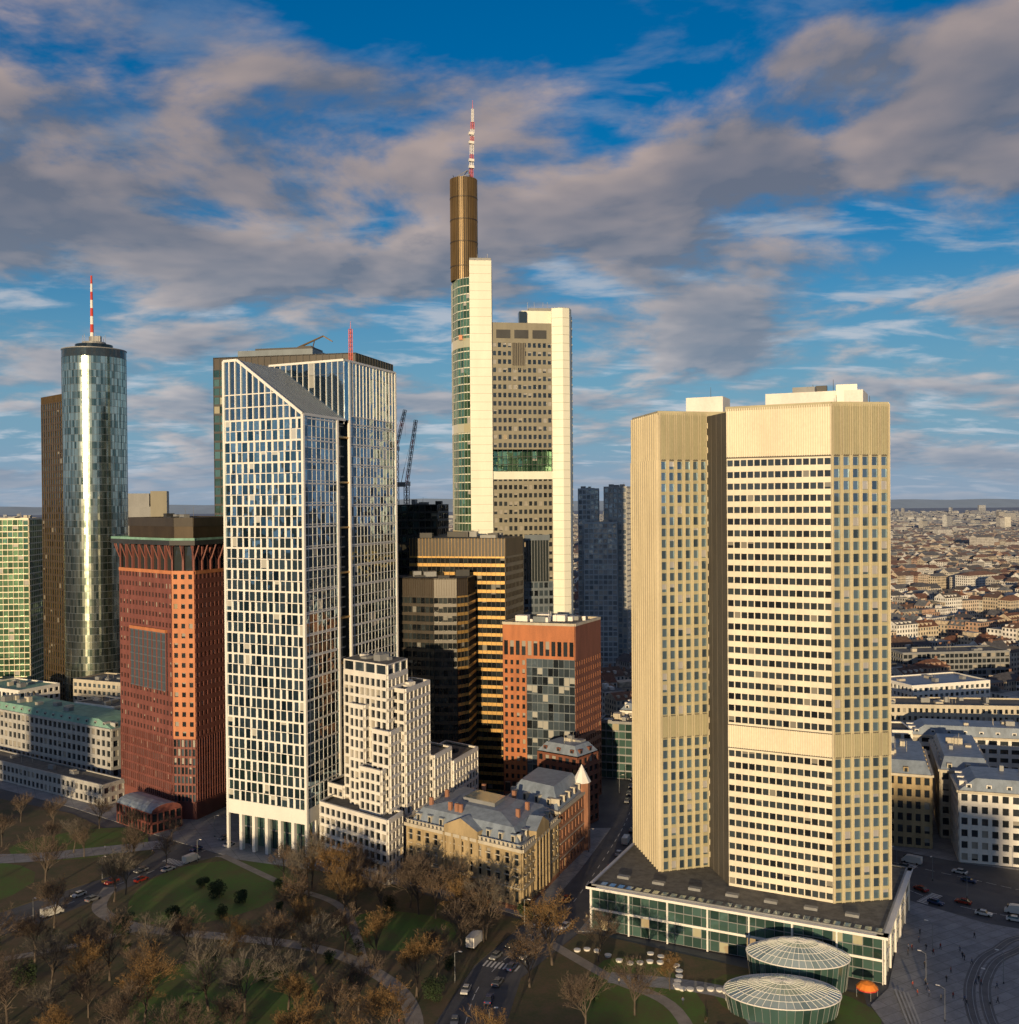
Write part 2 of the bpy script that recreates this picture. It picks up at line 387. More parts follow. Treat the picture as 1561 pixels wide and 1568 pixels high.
for k in range(1, 54): mb.obox(rc[0], rc[1], .05, 5.0, .0, .04, k*3.8, k*3.8+.12, commg); mb.obox(rc[1], rc[2], .05, 3.4, .0, .04, k*3.8, k*3.8+.12, commg)
mb.prism(rc, 205.8, 206, comm, gravel)
mb.obox(rc[3], rc[4], .5, 15, .02, .25, 0, 203, g_dark)
for k in range(56): mb.obox(rc[3], rc[4], .4, 15.2, .1, .4, k*3.65, k*3.65+.7, greym)
lc = [(-17., 457.), (-7.3, 457.8), (-7.3, 480), (-17, 482)]
for a, b in ring(lc): blank(mb, a, b, 0, 226.5, comm, 4.9, comm, .03, .12)
for k in range(1, 60): mb.obox(lc[0], lc[1], .05, 9.6, .0, .03, k*3.8, k*3.8+.1, commg)
mb.prism(lc, 226.3, 226.5, comm, gravel); parapet(mb, lc, 226.5, 227.5, greym, .2, -.3)
for x, y in ((-13.5, 459), (-9, 459), (-10, 463)): mb.tube((x, y, 226), (x, y, 229.5), .15, .1, greym)
arc = [(-25.6, 484), (-26., 476), (-25., 469), (-22.6, 462.5), (-19.8, 459.2), (-17, 457.6)]
for i in range(5):
    facade(mb, arc[i], arc[i+1], 0, 219, 3.65, 2.1, g_green, comm, .42, .14, .2, .24, greym)
for z in (56, 102, 150, 188):
    for i in range(5): mb.obox(arc[i], arc[i+1], 0, math.dist(arc[i], arc[i+1]), .05, .28, z, z+4, g_teal)
mb.box((-21.2, 458.6, 191.2), (1.6, 1.6, 2.2), redgran2)
n = 20
bc = [(-19.7+5.9*math.cos(2*math.pi*k/n), 467.5+5.9*math.sin(2*math.pi*k/n)) for k in range(n)]
for i, (a, b) in enumerate(ring(bc)):
    blank(mb, a, b, 219, 265, brownd, .9, brownm, .35, .42)
    for z in (225, 236, 246, 256): mb.obox(a, b, 0, math.dist(a, b), .0, .45, z, z+.5, brownd)
mb.prism(bc, 264.8, 265, brownm, darkm)
for k in range(4):
    t = k*math.pi/2+.6; mb.tube((-19.7+5*math.cos(t), 467.5+5*math.sin(t), 265), (-17.6, 467, 269.5), .2, .2, greym)
    mb.tube((-19.7+5.6*math.cos(t), 467.5+5.6*math.sin(t), 265), (-19.7+5.6*math.cos(t+1.57), 467.5+5.6*math.sin(t+1.57), 266.2), .12, .12, greym)
mb.lattice((-16.2, 467, 265), (-15.4, 467, 291), 1.15, lambda t: redmet if int(t*7) % 2 == 0 else whtmet, 1.6, .12)
mb.lattice((-15.4, 467, 291), (-15.3, 467, 297), .7, lambda t: whtmet, 1.5, .1); mb.tube((-15.3, 467, 297), (-15.3, 467, 301), .15, .08, redmet)
for z in (270, 273, 281, 285): mb.box((-16, 466.2, z), (2.3, 1.2, 1.2), whtmet, .4)
body = [(C1[0], C1[1]+.4), (C2[0], C2[1]+.4), (20, 488), (-7, 500), (-25, 486)]
for a, b in ring(body)[1:]: facade(mb, a, b, 0, 199, 3.65, 4, g_win, commg, 1.6, .6)
mb.prism(body, 198.5, 199, commg, gravel)
mb.box((13, 474, 199), (15, 12, 6.7), comm, .1); mb.box((6.5, 468, 199), (3.4, 5, 6), g_dark, .1); mb.box((15, 472, 205.7), (12, 8, 1.2), greym, .1)
for x in (9, 12, 16, 18): mb.tube((x, 470, 205), (x, 470, 210), .12, .08, greym)
mb.make()

# ------------------------------------------------------------------ round glass tower
mb = MB('round_glass_tower')
cx, cy, r, n = -219.5, 545., 16.0, 88
cp = [(cx+r*math.cos(2*math.pi*k/n), cy+r*math.sin(2*math.pi*k/n)) for k in range(n)]
for i, (a, b) in enumerate(ring(cp)):
    nf = 53; ztop = 196
    mb.face([(a[0], a[1], 0), (b[0], b[1], 0), (b[0], b[1], ztop), (a[0], a[1], ztop)], g_main, [(i, 0), (i+1, 0), (i+1, nf), (i, nf)])
    if i % 2 == 0: mb.obox(a, b, 0, .1, 0, .08, 0, ztop+4, darkm)
    for k in range(nf+1): mb.obox(a, b, 0, math.dist(a, b), 0, .04, k*3.7, k*3.7+.16, steelg)
    mb.obox(a, b, 0, math.dist(a, b), -.4, .12, ztop, ztop+4.2, g_dark)
    mb.obox(a, b, 0, math.dist(a, b), -.4, .3, ztop+4.2, ztop+4.7, greym)
mb.prism(cp, 198, 198.2, greym, gravel)
for rr, z0, z1, m in ((9.5, 198, 203.5, g_dark), (6, 203.5, 205, greym), (2.5, 205, 208, greym)):
    q = [(cx+rr*math.cos(2*math.pi*k/24), cy+rr*math.sin(2*math.pi*k/24)) for k in range(24)]
    mb.prism(q, z0, z1, m, greym)
for i in range(8): mb.tube((cx-1, cy, 206+i*4.3), (cx-1, cy, 206+(i+1)*4.3), 1.0-.06*i, .94-.06*i, (redmet if i % 2 else whtmet), 8)
for i in range(6): t = i*1.05; mb.tube((cx+6*math.cos(t), cy+6*math.sin(t), 203), (cx+6*math.cos(t), cy+6*math.sin(t), 209), .12, .08, greym)
mb.box((cx+3, cy-2, 205), (3, 2, 3), greym)
sq = [(-256, 563), (-237, 545), (-212, 570), (-231, 592)]
for a, b in ring(sq): facade(mb, a, b, 0, 174, 3.7, 3., g_dark, brownd, 1.1, .5, .3, .32, brownm); blank(mb, a, b, 174, 178, brownd, 1.5, brownm)
mb.prism(sq, 177, 177.5, brownm, gravel)
mb.make()

# ------------------------------------------------------------------ white-framed glass tower with slanted crown
mb = MB('white_framed_glass_tower')
L0, E0, G0 = Vector((-98, 354)), Vector((-68., 339.)), Vector((-44.6, 403.))
back = Vector((-74.5, 418.)); F = E0+(G0-E0)*.41; LF = L0+(G0-E0)*.41
zb = 17.
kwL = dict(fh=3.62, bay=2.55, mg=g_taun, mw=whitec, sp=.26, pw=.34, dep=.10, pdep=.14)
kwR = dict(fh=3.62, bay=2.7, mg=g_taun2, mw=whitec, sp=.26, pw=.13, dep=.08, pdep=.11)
L0t, E0t, Ft, Gt = tuple(L0), tuple(E0), tuple(F), tuple(G0)
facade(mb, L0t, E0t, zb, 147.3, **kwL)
for k in range(0, 37, 2):
    z = zb+k*3.619; mb.obox(L0t, E0t, 0, 33.5, .1, .24, z-.3, z+.3, whitec)
nb = 13; d = (E0-L0)/nb
for j in range(nb):
    for k in range(36):
        if (j*7+k*3) % 11 < 7:
            t = 33.54*j/nb; mb.obox(L0t, E0t, t+.17, t+.17+(.5 if (j+k) % 3 else .28), .02, .07, zb+k*3.619+.3, zb+(k+1)*3.619-.3, whitec)
def ztop(t): return 168-19.5*max(0, (t-.18)/.82)
for j in range(nb):
    a, b = L0+d*j, L0+d*(j+1); za, zb2 = ztop(j/nb), ztop((j+1)/nb)
    mb.face([(a.x, a.y, 147.3), (b.x, b.y, 147.3), (b.x, b.y, zb2), (a.x, a.y, za)], g_taun2, [(j, 50), (j+1, 50), (j+1, 51), (j, 51)])
for j in range(nb+1):
    t = 33.54*j/nb; mb.obox(L0t, E0t, max(0, t-.2), min(33.5, t+.2), 0, .4, 147.3, ztop(j/nb), whitec)
for z in (151.5, 156):
    te = 33.5*min(1, (.18+.82*(168-z)/19.5)); mb.obox(L0t, E0t, 0, te, 0, .2, z, z+.35, whitec)
def beam(a, b, w=.9, m=whitec): mb.tube(a, b, w*.7, w*.7, m, 4)
sl = L0+(E0-L0)*.18
beam((L0.x, L0.y, 168), (sl.x, sl.y, 168)); beam((sl.x, sl.y, 168), (E0.x, E0.y, 148.5)); beam((E0.x, E0.y, 148.5), (F.x, F.y, 148.5))
slf = LF+(E0-L0)*.18
mb.face([(sl.x, sl.y, 168), (E0.x, E0.y, 148.5), (F.x, F.y, 148.5), (slf.x, slf.y, 168)], whitec)
mb.face([(L0.x, L0.y, 168), (sl.x, sl.y, 168), (slf.x, slf.y, 168), (LF.x, LF.y, 168)], gravel)
for k in range(1, 14):
    s = k/14; a = sl.lerp(slf, s); b = E0.lerp(F, s)
    mb.tube((a.x, a.y, 168.1), (b.x, b.y, 148.6), .3, .3, steelg, 4)
S0, S1 = E0+(G0-E0)*.33, E0+(G0-E0)*.46
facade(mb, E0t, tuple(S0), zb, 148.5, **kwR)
nrm = Vector((G0.y-E0.y, -(G0.x-E0.x))).normalized()
I0, I1 = S0-nrm*2.2, S1-nrm*2.2
facade(mb, tuple(I0), tuple(I1), zb, 150, 3.62, 3., g_dark, greym, .5, .15, .1)
mb.obox(tuple(S0), tuple(I0), 0, 2.2, -.1, .1, zb, 148.5, g_dark); mb.obox(tuple(I1), tuple(S1), 0, 2.2, -.1, .1, zb, 150, g_dark)
for k in range(0, 8): mb.obox(tuple(S0), tuple(S1), 0, 8.9, -2.1, -.1, 30+k*16, 30.6+k*16, goldm)
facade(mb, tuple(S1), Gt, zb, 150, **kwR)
for k in range(0, 37, 2):
    mb.obox(tuple(S1), Gt, 0, math.dist(S1, G0), .08, .17, zb+k*3.62-.25, zb+k*3.62+.25, whitec); mb.obox(E0t, tuple(S0), 0, math.dist(S0, E0), .08, .17, zb+k*3.62-.25, zb+k*3.62+.25, whitec)
facade(mb, tuple(S1), Gt, 150, 170, 20, 2.7, g_taun2, whitec, .7, .22, .2, .3)
facade(mb, tuple(LF), tuple(F), 147, 170, 23, 2.6, g_taun2, whitec, .7, .22, .2, .3)
mb.obox(tuple(F), tuple(S1), 0, math.dist(F, S1), -.3, .2, 148.5, 170, g_taun2)
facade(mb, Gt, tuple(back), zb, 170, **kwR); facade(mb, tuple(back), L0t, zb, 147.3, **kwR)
facade(mb, tuple(back), tuple(LF), 147.3, 170, 20, 3, g_taun2, whitec, .7, .2)
mb.prism([tuple(LF), tuple(F), Gt, tuple(back)], 165, 165.2, greym, gravel)
for a, b in ((LF, F), (F, G0), (G0, back), (back, LF)): beam((a.x, a.y, 169.8), (b.x, b.y, 169.8), .8)
for q, z in ((L0, 168), (E0, 148.5), (S0, 148.5), (S1, 170), (G0, 170)): mb.box((q.x, q.y, 0), (.9, .9, z), whitec, -.46)
for a, b in ((L0, E0), (E0, G0)):
    Lx = (b-a).length; m = 6 if Lx < 40 else 11
    mb.obox(tuple(a), tuple(b), 0, Lx, -.5, .3, 12.5, 17.3, whitec)
    for k in range(1, m): t = Lx*k/m; mb.obox(tuple(a), tuple(b), t-.6, t+.6, -1.2, .25, .2, 12.5, whitec)
cen = (L0+E0+G0+back)/4
inner = [tuple(cen+(q-cen)*.84) for q in (L0, E0, G0, back)]
for a, b in ring(inner): facade(mb, a, b, .2, 13, 6, 3, g_teal, greym, .4, .15)
mb.lattice((-59, 385, 166), (-59, 385, 184), 1.0, lambda t: redmet, 1.6, .12); mb.tube((-59, 385, 184), (-59, 385, 187), .12, .06, redmet)
mb.make()

# ------------------------------------------------------------------ dark tower behind it
mb = MB('dark_glass_tower')
dk = [(-125., 436.), (-63., 424.), (-52., 462.), (-112., 474.)]
for a, b in ring(dk):
    facade(mb, a, b, 0, 176, 3.8, 2.8, g_teal, darkm, .9, .2, .2, .3, darkm); blank(mb, a, b, 176, 181, bronzed, 2.8, darkm)
mb.prism(dk, 180.5, 181, darkm, blackroof)
mb.box((-98, 448, 181), (34, 18, 3.6), steelg, -.19); mb.box((-95, 446, 184.6), (26, 12, 1), darkm, -.19)
mb.box((-86, 440, 181), (5, 4, 5), darkm, -.2)
mb.tube((-90, 440, 185.5), (-78, 434, 189.5), .5, .35, brownm); mb.tube((-78, 434, 189.5), (-74, 433, 187), .35, .3, brownm); mb.tube((-84, 440, 184), (-82, 436, 188.3), .3, .3, brownm)
mb.make()

# ------------------------------------------------------------------ red granite tower
mb = MB('red_granite_tower')
J = [(-157., 413.), (-127.5, 387.), (-118.6, 385.5), (-104., 424.), (-135, 447)]
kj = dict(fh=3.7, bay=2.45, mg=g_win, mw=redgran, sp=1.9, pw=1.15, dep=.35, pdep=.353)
for i, (a, b) in enumerate(ring(J)):
    kk = dict(kj)
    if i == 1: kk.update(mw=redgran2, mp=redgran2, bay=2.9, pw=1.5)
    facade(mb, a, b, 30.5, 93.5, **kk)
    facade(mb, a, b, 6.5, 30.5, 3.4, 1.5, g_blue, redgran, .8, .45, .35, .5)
    L = math.dist(a, b)
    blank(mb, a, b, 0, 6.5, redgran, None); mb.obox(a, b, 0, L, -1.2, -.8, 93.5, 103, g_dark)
    m = max(2, round(L/4.9))
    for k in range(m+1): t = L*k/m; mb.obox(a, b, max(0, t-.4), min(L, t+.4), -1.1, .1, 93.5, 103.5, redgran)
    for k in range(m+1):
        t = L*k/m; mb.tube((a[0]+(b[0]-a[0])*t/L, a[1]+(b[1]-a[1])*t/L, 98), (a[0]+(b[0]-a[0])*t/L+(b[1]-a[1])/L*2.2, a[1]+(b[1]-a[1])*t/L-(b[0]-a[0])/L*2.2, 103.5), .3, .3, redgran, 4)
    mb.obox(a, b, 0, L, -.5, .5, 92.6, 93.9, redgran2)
a, b = J[0], J[1]; L = math.dist(a, b)
mb.obox(a, b, L*.24, L*.92, .1, .9, 48, 70, g_blue)
for k in range(8): mb.obox(a, b, L*.24, L*.92, .9, 1.15, 48+k*3.1, 48.5+k*3.1, steelg)
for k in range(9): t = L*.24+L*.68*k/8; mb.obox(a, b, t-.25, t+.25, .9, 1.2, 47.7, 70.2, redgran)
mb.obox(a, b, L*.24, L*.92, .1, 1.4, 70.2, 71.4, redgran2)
cj = Vector((sum(p[0] for p in J)/5, sum(p[1] for p in J)/5))
ov = [tuple(cj+(Vector(p)-cj)*1.13) for p in J]
mb.prism(ov, 103.6, 105.4, darkm, blackroof); mb.face([(p[0], p[1], 103.6) for p in reversed(ov)], redgran)
inn = [tuple(cj+(Vector(p)-cj)*.86) for p in J]; mb.prism(inn, 105.4, 113.5, brownd, blackroof)
for a, b in ring(inn): mb.obox(a, b, 0, math.dist(a, b), 0, .3, 110.5, 113.9, bronzed)
parapet(mb, ov, 105.4, 106.3, copper, .15, -.2)
roofkit(mb, inn, 113.5, greym, darkm, 5)
mb.make()
mb = MB('red_entrance_pavilion')
pv = [(-148, 384), (-130, 369.), (-122, 378), (-140, 392)]
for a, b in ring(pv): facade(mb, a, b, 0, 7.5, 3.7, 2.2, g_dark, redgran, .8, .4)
for k in range(8):
    t0, t1 = math.pi*k/8, math.pi*(k+1)/8
    def vv(base, t, o):
        w = (Vector(pv[1])-Vector(pv[2])); c = (Vector(base[0])+Vector(base[1]))/2; q = c+w*.5*math.cos(t); return (q.x, q.y, 7.5+2.4*math.sin(t)+o)
    e1 = (pv[1], pv[2]); e2 = (pv[0], pv[3])
    mb.face([vv(e1, t0, 0), vv(e1, t1, 0), vv(e2, t1, 0), vv(e2, t0, 0)], slate)
    mb.face([vv(e1, t0, 0), vv(e1, t1, 0), ((pv[1][0]+pv[2][0])/2, (pv[1][1]+pv[2][1])/2, 7.5)], redgran)
mb.make()
mb = MB('concrete_stair_tower')
for x, w, z in ((-169, 9, 124), (-160, 7, 125)):
    mb.box((x, 470, 0), (w, 14, z), [greym, commg][x > -165], .25)
mb.box((-165, 470, 0), (16, 16, 118), greym, .25); mb.make()

# ------------------------------------------------------------------ white stepped block
mb = MB('white_stepped_office')
def wblock(poly, z0, z1, open_top=False, bay=2.8, fh=3.45):
    for a, b in ring(poly):
        facade(mb, a, b, z0, z1, fh, bay, g_win, white, 1.0, .65, .45, .453)
    mb.prism(poly, z1-.2, z1, white, gravel); parapet(mb, poly, z1, z1+.9, white, .4, .46)
u = Vector((20.5, -17.5)).normalized(); v = Vector((11.5, 30)).normalized()
O = Vector((-38., 326.))
def W(a, b): q = O-u*a+v*b; return (q.x, q.y)
def rect(a0, a1, b0, b1): return [W(a1, b0), W(a0, b0), W(a0, b1), W(a1, b1)]
wblock(rect(4, 25, 3, 17), 0, 62)
for a, b in ring(rect(4, 25, 3, 17)): facade(mb, a, b, 62.9, 66.6, 3.7, 5.5, g_blue, white, .8, .7, .3, .35)
mb.prism(rect(4, 25, 3, 17), 66.4, 66.6, white, gravel)
wblock(rect(13, 20, 0, 3.2), 0, 52); wblock(rect(1, 9, 0, 8), 0, 45)
wblock(rect(-1, 8, 8, 26), 0, 57.5); wblock(rect(-3, 12, 26, 40), 0, 32); wblock(rect(-4, 12, 40, 62), 0, 27)
wblock(rect(-2.5, 30, -7, 2.8), 0, 19.5); wblock(rect(25.3, 33, 2, 16), 0, 23); wblock(rect(3, 13, -3, 0), 0, 33)
roofkit(mb, rect(0, 7, 10, 24), 57.5, white, darkm, 7, 1, 3, 2); roofkit(mb, rect(6, 23, 5, 15), 66.6, white, greym, 8, 1, 4, 2.5)
roofkit(mb, rect(0, 10, 28, 58), 27.2, greym, darkm, 14, 1, 3, 1.8)
mb.make()

# ------------------------------------------------------------------ gold + dark office tower
mb = MB('gold_banded_office_tower')
gp = [(-42., 430.), (-2., 420.), (5.5, 444.), (-30, 462.)]
facade(mb, gp[0], gp[1], 0, 96.5, 3.55, 2.0, g_dark, goldm, 1.35, .12, .35, .4, bronzed)
blank(mb, gp[0], gp[1], 96.5, 104, bronzed, 1.4, goldm, .2, .1)
for a, b in ring(gp)[1:]: facade(mb, a, b, 0, 96.5, 3.55, 2, g_dark, bronzed, 1.5, .2); blank(mb, a, b, 96.5, 104, bronzed, 1.4, bronzed)
mb.prism(gp, 103.8, 104, bronzed, blackroof); roofkit(mb, gp, 104, greym, darkm, 8, 2, 7, 3)
fr = [(-47., 424.), (-44., 409.), (-30., 403.5), (-21., 403.), (-17., 407.), (-14.5, 421.)]
for i, (a, b) in enumerate(ring(fr)):
    facade(mb, a, b, 0, 82, 3.55, 2., g_dark, goldm if i in (3, 4) else bronzed, 1.25, .12, .35, .4, bronzed); blank(mb, a, b, 82, 89, bronzed, 1., brownd, .2, .1)
mb.prism(fr, 88.5, 89, bronzed, blackroof); roofkit(mb, fr, 89, greym, darkm, 5, 2, 6, 3)
mb.make()
mb = MB('dark_office_block')
db = [(-54, 486), (-34, 482), (-30, 500), (-50, 504)]
for a, b in ring(db): facade(mb, a, b, 0, 118, 3.7, 3, g_dark, darkm, 1., .3)
mb.prism(db, 117.5, 118, darkm, blackroof); roofkit(mb, db, 118, greym, darkm, 5); mb.make()

# ------------------------------------------------------------------ terracotta tower
mb = MB('terracotta_office_tower')
bp = [(-2.8, 402.), (24.6, 393.), (36.2, 416.), (8., 428.)]
a, b = bp[0], bp[1]; L = math.dist(a, b); dv = Vector((b[0]-a[0], b[1]-a[1]))/L
m1 = tuple(Vector(a)+dv*9.5)
facade(mb, a, m1, 10, 58, 3.4, 2.4, g_win, brick, 1.6, 1.2, .4, .403)
facade(mb, m1, b, 10, 58, 3.4, 2.2, g_blue, steelg, .35, .15, .1, .15)
facade(mb, a, b, 58, 66, 8, 2.4, g_win, brick, 2.4, .8, .4, .403); blank(mb, a, b, 66, 71, brick, None, out=.45)
facade(mb, a, b, 0, 10, 5, 3, g_win, brick2, 1., .7)
a, b = bp[1], bp[2]
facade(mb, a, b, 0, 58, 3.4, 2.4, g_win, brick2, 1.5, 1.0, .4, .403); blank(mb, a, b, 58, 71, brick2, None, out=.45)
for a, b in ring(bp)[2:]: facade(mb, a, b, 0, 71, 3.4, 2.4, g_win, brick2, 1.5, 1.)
mb.prism(bp, 70.8, 71, brick, gravel); parapet(mb, bp, 71, 72, beige, .5, .5)
for x, y in ((5, 412), (12, 408), (20, 412), (14, 416)): mb.box((x, y, 71), (5, 4, 2.4), [steelg, greym, whtmet][int(x) % 3], -.3)
roofkit(mb, bp, 71, greym, whtmet, 10, 1, 4, 2)
mb.make()

# ------------------------------------------------------------------ sandstone mansion
mb = MB('sandstone_palace')
M0, M1, M2, M3 = (-33., 323.), (2.8, 296.5), (14.5, 325.), (-18., 352.)
mp_ = [M0, M1, M2, M3]
for i, (a, b) in enumerate(ring(mp_)):
    L = math.dist(a, b)
    facade(mb, a, b, 1.5, 17.5, 5.2, 3.4, g_win, sandst, 2.1, 1.9, .4, .403); blank(mb, a, b, 0, 1.5, sandst2, None, out=.5)
    mb.obox(a, b, 0, L, 0, .55, 6.4, 6.8, beige); mb.obox(a, b, -.6, L+.6, -.2, .9, 17.3, 18.3, beige)
    n = round(L/3.4)
    for j in range(n):
        t = L*(j+.5)/n
        for z in (9.9, 15.0): mb.obox(a, b, t-.95, t+.95, .38, .65, z, z+.28, beige)
        for z in (7.3, 12.2): mb.obox(a, b, t-.85, t+.85, .38, .7, z, z+.2, beige)
    for j in range(int(L/1.6)): mb.obox(a, b, j*1.6+.2, j*1.6+1., .2, .5, 18.3, 19.2, beige)
    mb.obox(a, b, 0, L, .15, .55, 19.2, 19.4, beige)
for a, b in ((M0, M1), (M1, M2)):
    L = math.dist(a, b); w = 6.5 if L > 35 else 5.5
    for j in range(5): t = L/2-w+2*w*j/4; mb.obox(a, b, t-.35, t+.35, .4, 1., 1.5, 18.3, sandst)
    d_ = Vector((b[0]-a[0], b[1]-a[1]))/L; nn_ = Vector((d_.y, -d_.x))
    def q(t, o, z): p = Vector(a)+d_*t+nn_*o; return (p.x, p.y, z)
    o0, o1 = .8, -3.5
    mb.face([q(L/2-w, o0, 18.3), q(L/2+w, o0, 18.3), q(L/2+w, o0, 20.5), q(L/2, o0, 23.5), q(L/2-w, o0, 20.5)], sandst)
    mb.face([q(L/2+w, o0, 20.5), q(L/2+w, o1, 20.5), q(L/2, o1, 23.5), q(L/2, o0, 23.5)], slate)
    mb.face([q(L/2-w, o1, 20.5), q(L/2-w, o0, 20.5), q(L/2, o0, 23.5), q(L/2, o1, 23.5)], slate)
    mb.face([q(L/2-w, o1, 18.3), q(L/2-w, o0, 18.3), q(L/2-w, o0, 20.5), q(L/2-w, o1, 20.5)], sandst)
    mb.face([q(L/2+w, o0, 18.3), q(L/2+w, o1, 18.3), q(L/2+w, o1, 20.5), q(L/2+w, o0, 20.5)], sandst)
cM = Vector(((M0[0]+M1[0]+M2[0]+M3[0])/4, (M0[1]+M1[1]+M2[1]+M3[1])/4))
def ins(k): return [tuple(cM+(Vector(p)-cM)*k) for p in mp_]
def frust(k0, z0, k1, z1, m):
    A_, B_ = ins(k0), ins(k1)
    for i in range(4):
        j = (i+1) % 4; mb.face([(*A_[i], z0), (*A_[j], z0), (*B_[j], z1), (*B_[i], z1)], m)
frust(.96, 18.2, .8, 22.8, slate); frust(.8, 22.8, .45, 24.6, slate); mb.face([(*p, 24.6) for p in ins(.45)], slate)
mb.prism(ins(.28), 24.5, 25.8, greym, g_clear)
for i, (a, b) in enumerate(ring(ins(.93))):
    L = math.dist(a, b); n = int(L/4.6)
    for j in range(n):
        t = L*(j+.5)/n
        if abs(t-L/2) < 6.5: continue
        mb.obox(a, b, t-.7, t+.7, -3, -.1, 18.8, 21.2, beige); mb.obox(a, b, t-.45, t+.45, -.1, -.04, 19.1, 20.8, g_win); mb.obox(a, b, t-.95, t+.95, -3, .1, 21.2, 21.5, slate)
for k in range(9):
    p = ins(.7)[k % 4]; q_ = ins(.7)[(k+1) % 4]; t = R.random(); mb.box((p[0]+(q_[0]-p[0])*t, p[1]+(q_[1]-p[1])*t, 22.5), (1.2, .8, 3.2), sandst2, -.6)
mb.make()
mb = MB('red_sandstone_house')
rp = [(14.9, 326.3), (26.2, 353.), (8., 366.), (-2., 341.)]
for a, b in ring(rp):
    L = math.dist(a, b); facade(mb, a, b, 0, 19.5, 4.8, 3.2, g_win, sandst2, 2.0, 1.7, .4, .403); mb.obox(a, b, -.4, L+.4, -.2, .8, 19.4, 20.2, beige)
    for z in (4.8, 9.6, 14.4): mb.obox(a, b, 0, L, .3, .55, z-.15, z+.15, beige)
cR = Vector((sum(p[0] for p in rp)/4, sum(p[1] for p in rp)/4))
i0 = [tuple(cR+(Vector(p)-cR)*.97) for p in rp]; i1 = [tuple(cR+(Vector(p)-cR)*.62) for p in rp]
for i in range(4): j = (i+1) % 4; mb.face([(*i0[i], 20.2), (*i0[j], 20.2), (*i1[j], 26), (*i1[i], 26)], slate)
mb.face([(*p, 26) for p in i1], slate)
tp = (24., 350.5)
for k in range(8):
    t0, t1 = k*math.pi/4, (k+1)*math.pi/4
    e = lambda t, r, z: (tp[0]+r*math.cos(t), tp[1]+r*math.sin(t), z)
    mb.face([e(t0, 2.8, 0), e(t1, 2.8, 0), e(t1, 2.8, 23), e(t0, 2.8, 23)], sandst2); mb.face([e(t0, 3.2, 23), e(t1, 3.2, 23), (tp[0], tp[1], 29)], whtmet)
for a, b in ring(i0):
    L = math.dist(a, b)
    for j in range(int(L/5)): t = 2.5+j*5; mb.obox(a, b, t-.7, t+.7, -3, -.2, 21, 23.2, beige); mb.obox(a, b, t-.45, t+.45, -.2, -.14, 21.2, 22.9, g_win)
mb.make()

# ------------------------------------------------------------------ generic mid-rise block function
def block(name, poly, z, wall, g=g_win, roof=gravel, fh=3.5, bay=3., sp=1.6, pw=1.2, mans=None, kit=4, corn=None, dep=.35):
    mb = MB(name)
    for a, b in ring(poly):
        facade(mb, a, b, 0.3, z, fh, bay, g, wall, sp, pw, dep, dep+.003)
        if corn: mb.obox(a, b, -.3, math.dist(a, b)+.3, -.2, .8, z-.5, z+.3, corn)
    c = Vector((sum(p[0] for p in poly)/len(poly), sum(p[1] for p in poly)/len(poly)))
    if mans:
        k, h = mans; q = [tuple(c+(Vector(p)-c)*k) for p in poly]; n = len(poly)
        for i in range(n): j = (i+1) % n; mb.face([(*poly[i], z+.3), (*poly[j], z+.3), (*q[j], z+h), (*q[i], z+h)], roof)
        mb.face([(*p, z+h) for p in q], roof)
        for i in range(n):
            a, b = poly[i], poly[(i+1) % n]; L = math.dist(a, b)
            for j in range(int(L/6)): t = 3+j*6.; mb.obox(a, b, t-.8, t+.8, -3.5, -.5, z+.4, z+2.3, wall); mb.obox(a, b, t-.5, t+.5, -.5, -.44, z+.7, z+2., g_win)
        zz = z+h; pk = q
    else:
        mb.prism(poly, z-.1, z+.1, wall, roof); parapet(mb, poly, z, z+.8, wall, .4, .3); zz = z+.1; pk = poly
    roofkit(mb, pk, zz, greym, beige, kit, 1.2, 4, 2.4)
    return mb.make()
def quadp(x, y, w, d, ang):
    ca, sa = math.cos(ang), math.sin(ang)
    return [(x+px*ca-py*sa, y+px*sa+py*ca) for px, py in ((0, 0), (w, 0), (w, d), (0, d))]
manual = []
def Bk(name, x, y, w, d, ang, *a, **k):
    p = quadp(x, y, w, d, ang); manual.append((sum(q[0] for q in p)/4, sum(q[1] for q in p)/4, math.hypot(w, d)/2)); return block(name, p, *a, **k)
gcp = [(-290., 508.), (-167., 428.), (-158., 444.), (-280., 526.)]
block('copper_roofed_building', gcp, 25, pgrey, roof=copper, mans=(.86, 3.2), corn=pgrey, bay=3.4, fh=4.2, kit=10)
block('low_annex_building', [(-262, 470), (-161, 403), (-156, 412), (-256, 480)], 8, pgrey, roof=gravel, fh=4.2)
Bk('banded_office_tower', -292, 585, 17, 24, .1, 111, creamR, g=g_green, sp=.55, pw=.25, bay=3, kit=6)
Bk('banded_office_tower', -322, 600, 22, 20, .1, 96, cream2, g=g_green, sp=.6, pw=.3)
Bk('flat_roof_office', -262, 500, 34, 22, -.5, 31, white, bay=3, roof=copper); Bk('flat_roof_office', -212, 497, 30, 20, -.4, 34, beige, g=g_blue)
Bk('flat_roof_office', -200, 470, 26, 16, -.5, 28, white, g=g_blue); Bk('flat_roof_office', -178, 520, 40, 22, -.4, 42, greym, g=g_blue)
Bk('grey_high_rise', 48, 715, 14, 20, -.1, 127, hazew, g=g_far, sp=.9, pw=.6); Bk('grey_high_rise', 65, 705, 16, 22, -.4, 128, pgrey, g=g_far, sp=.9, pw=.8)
Bk('grey_high_rise', 50, 690, 22, 18, -.1, 104, hazew, g=g_far, sp=.8, pw=.6)
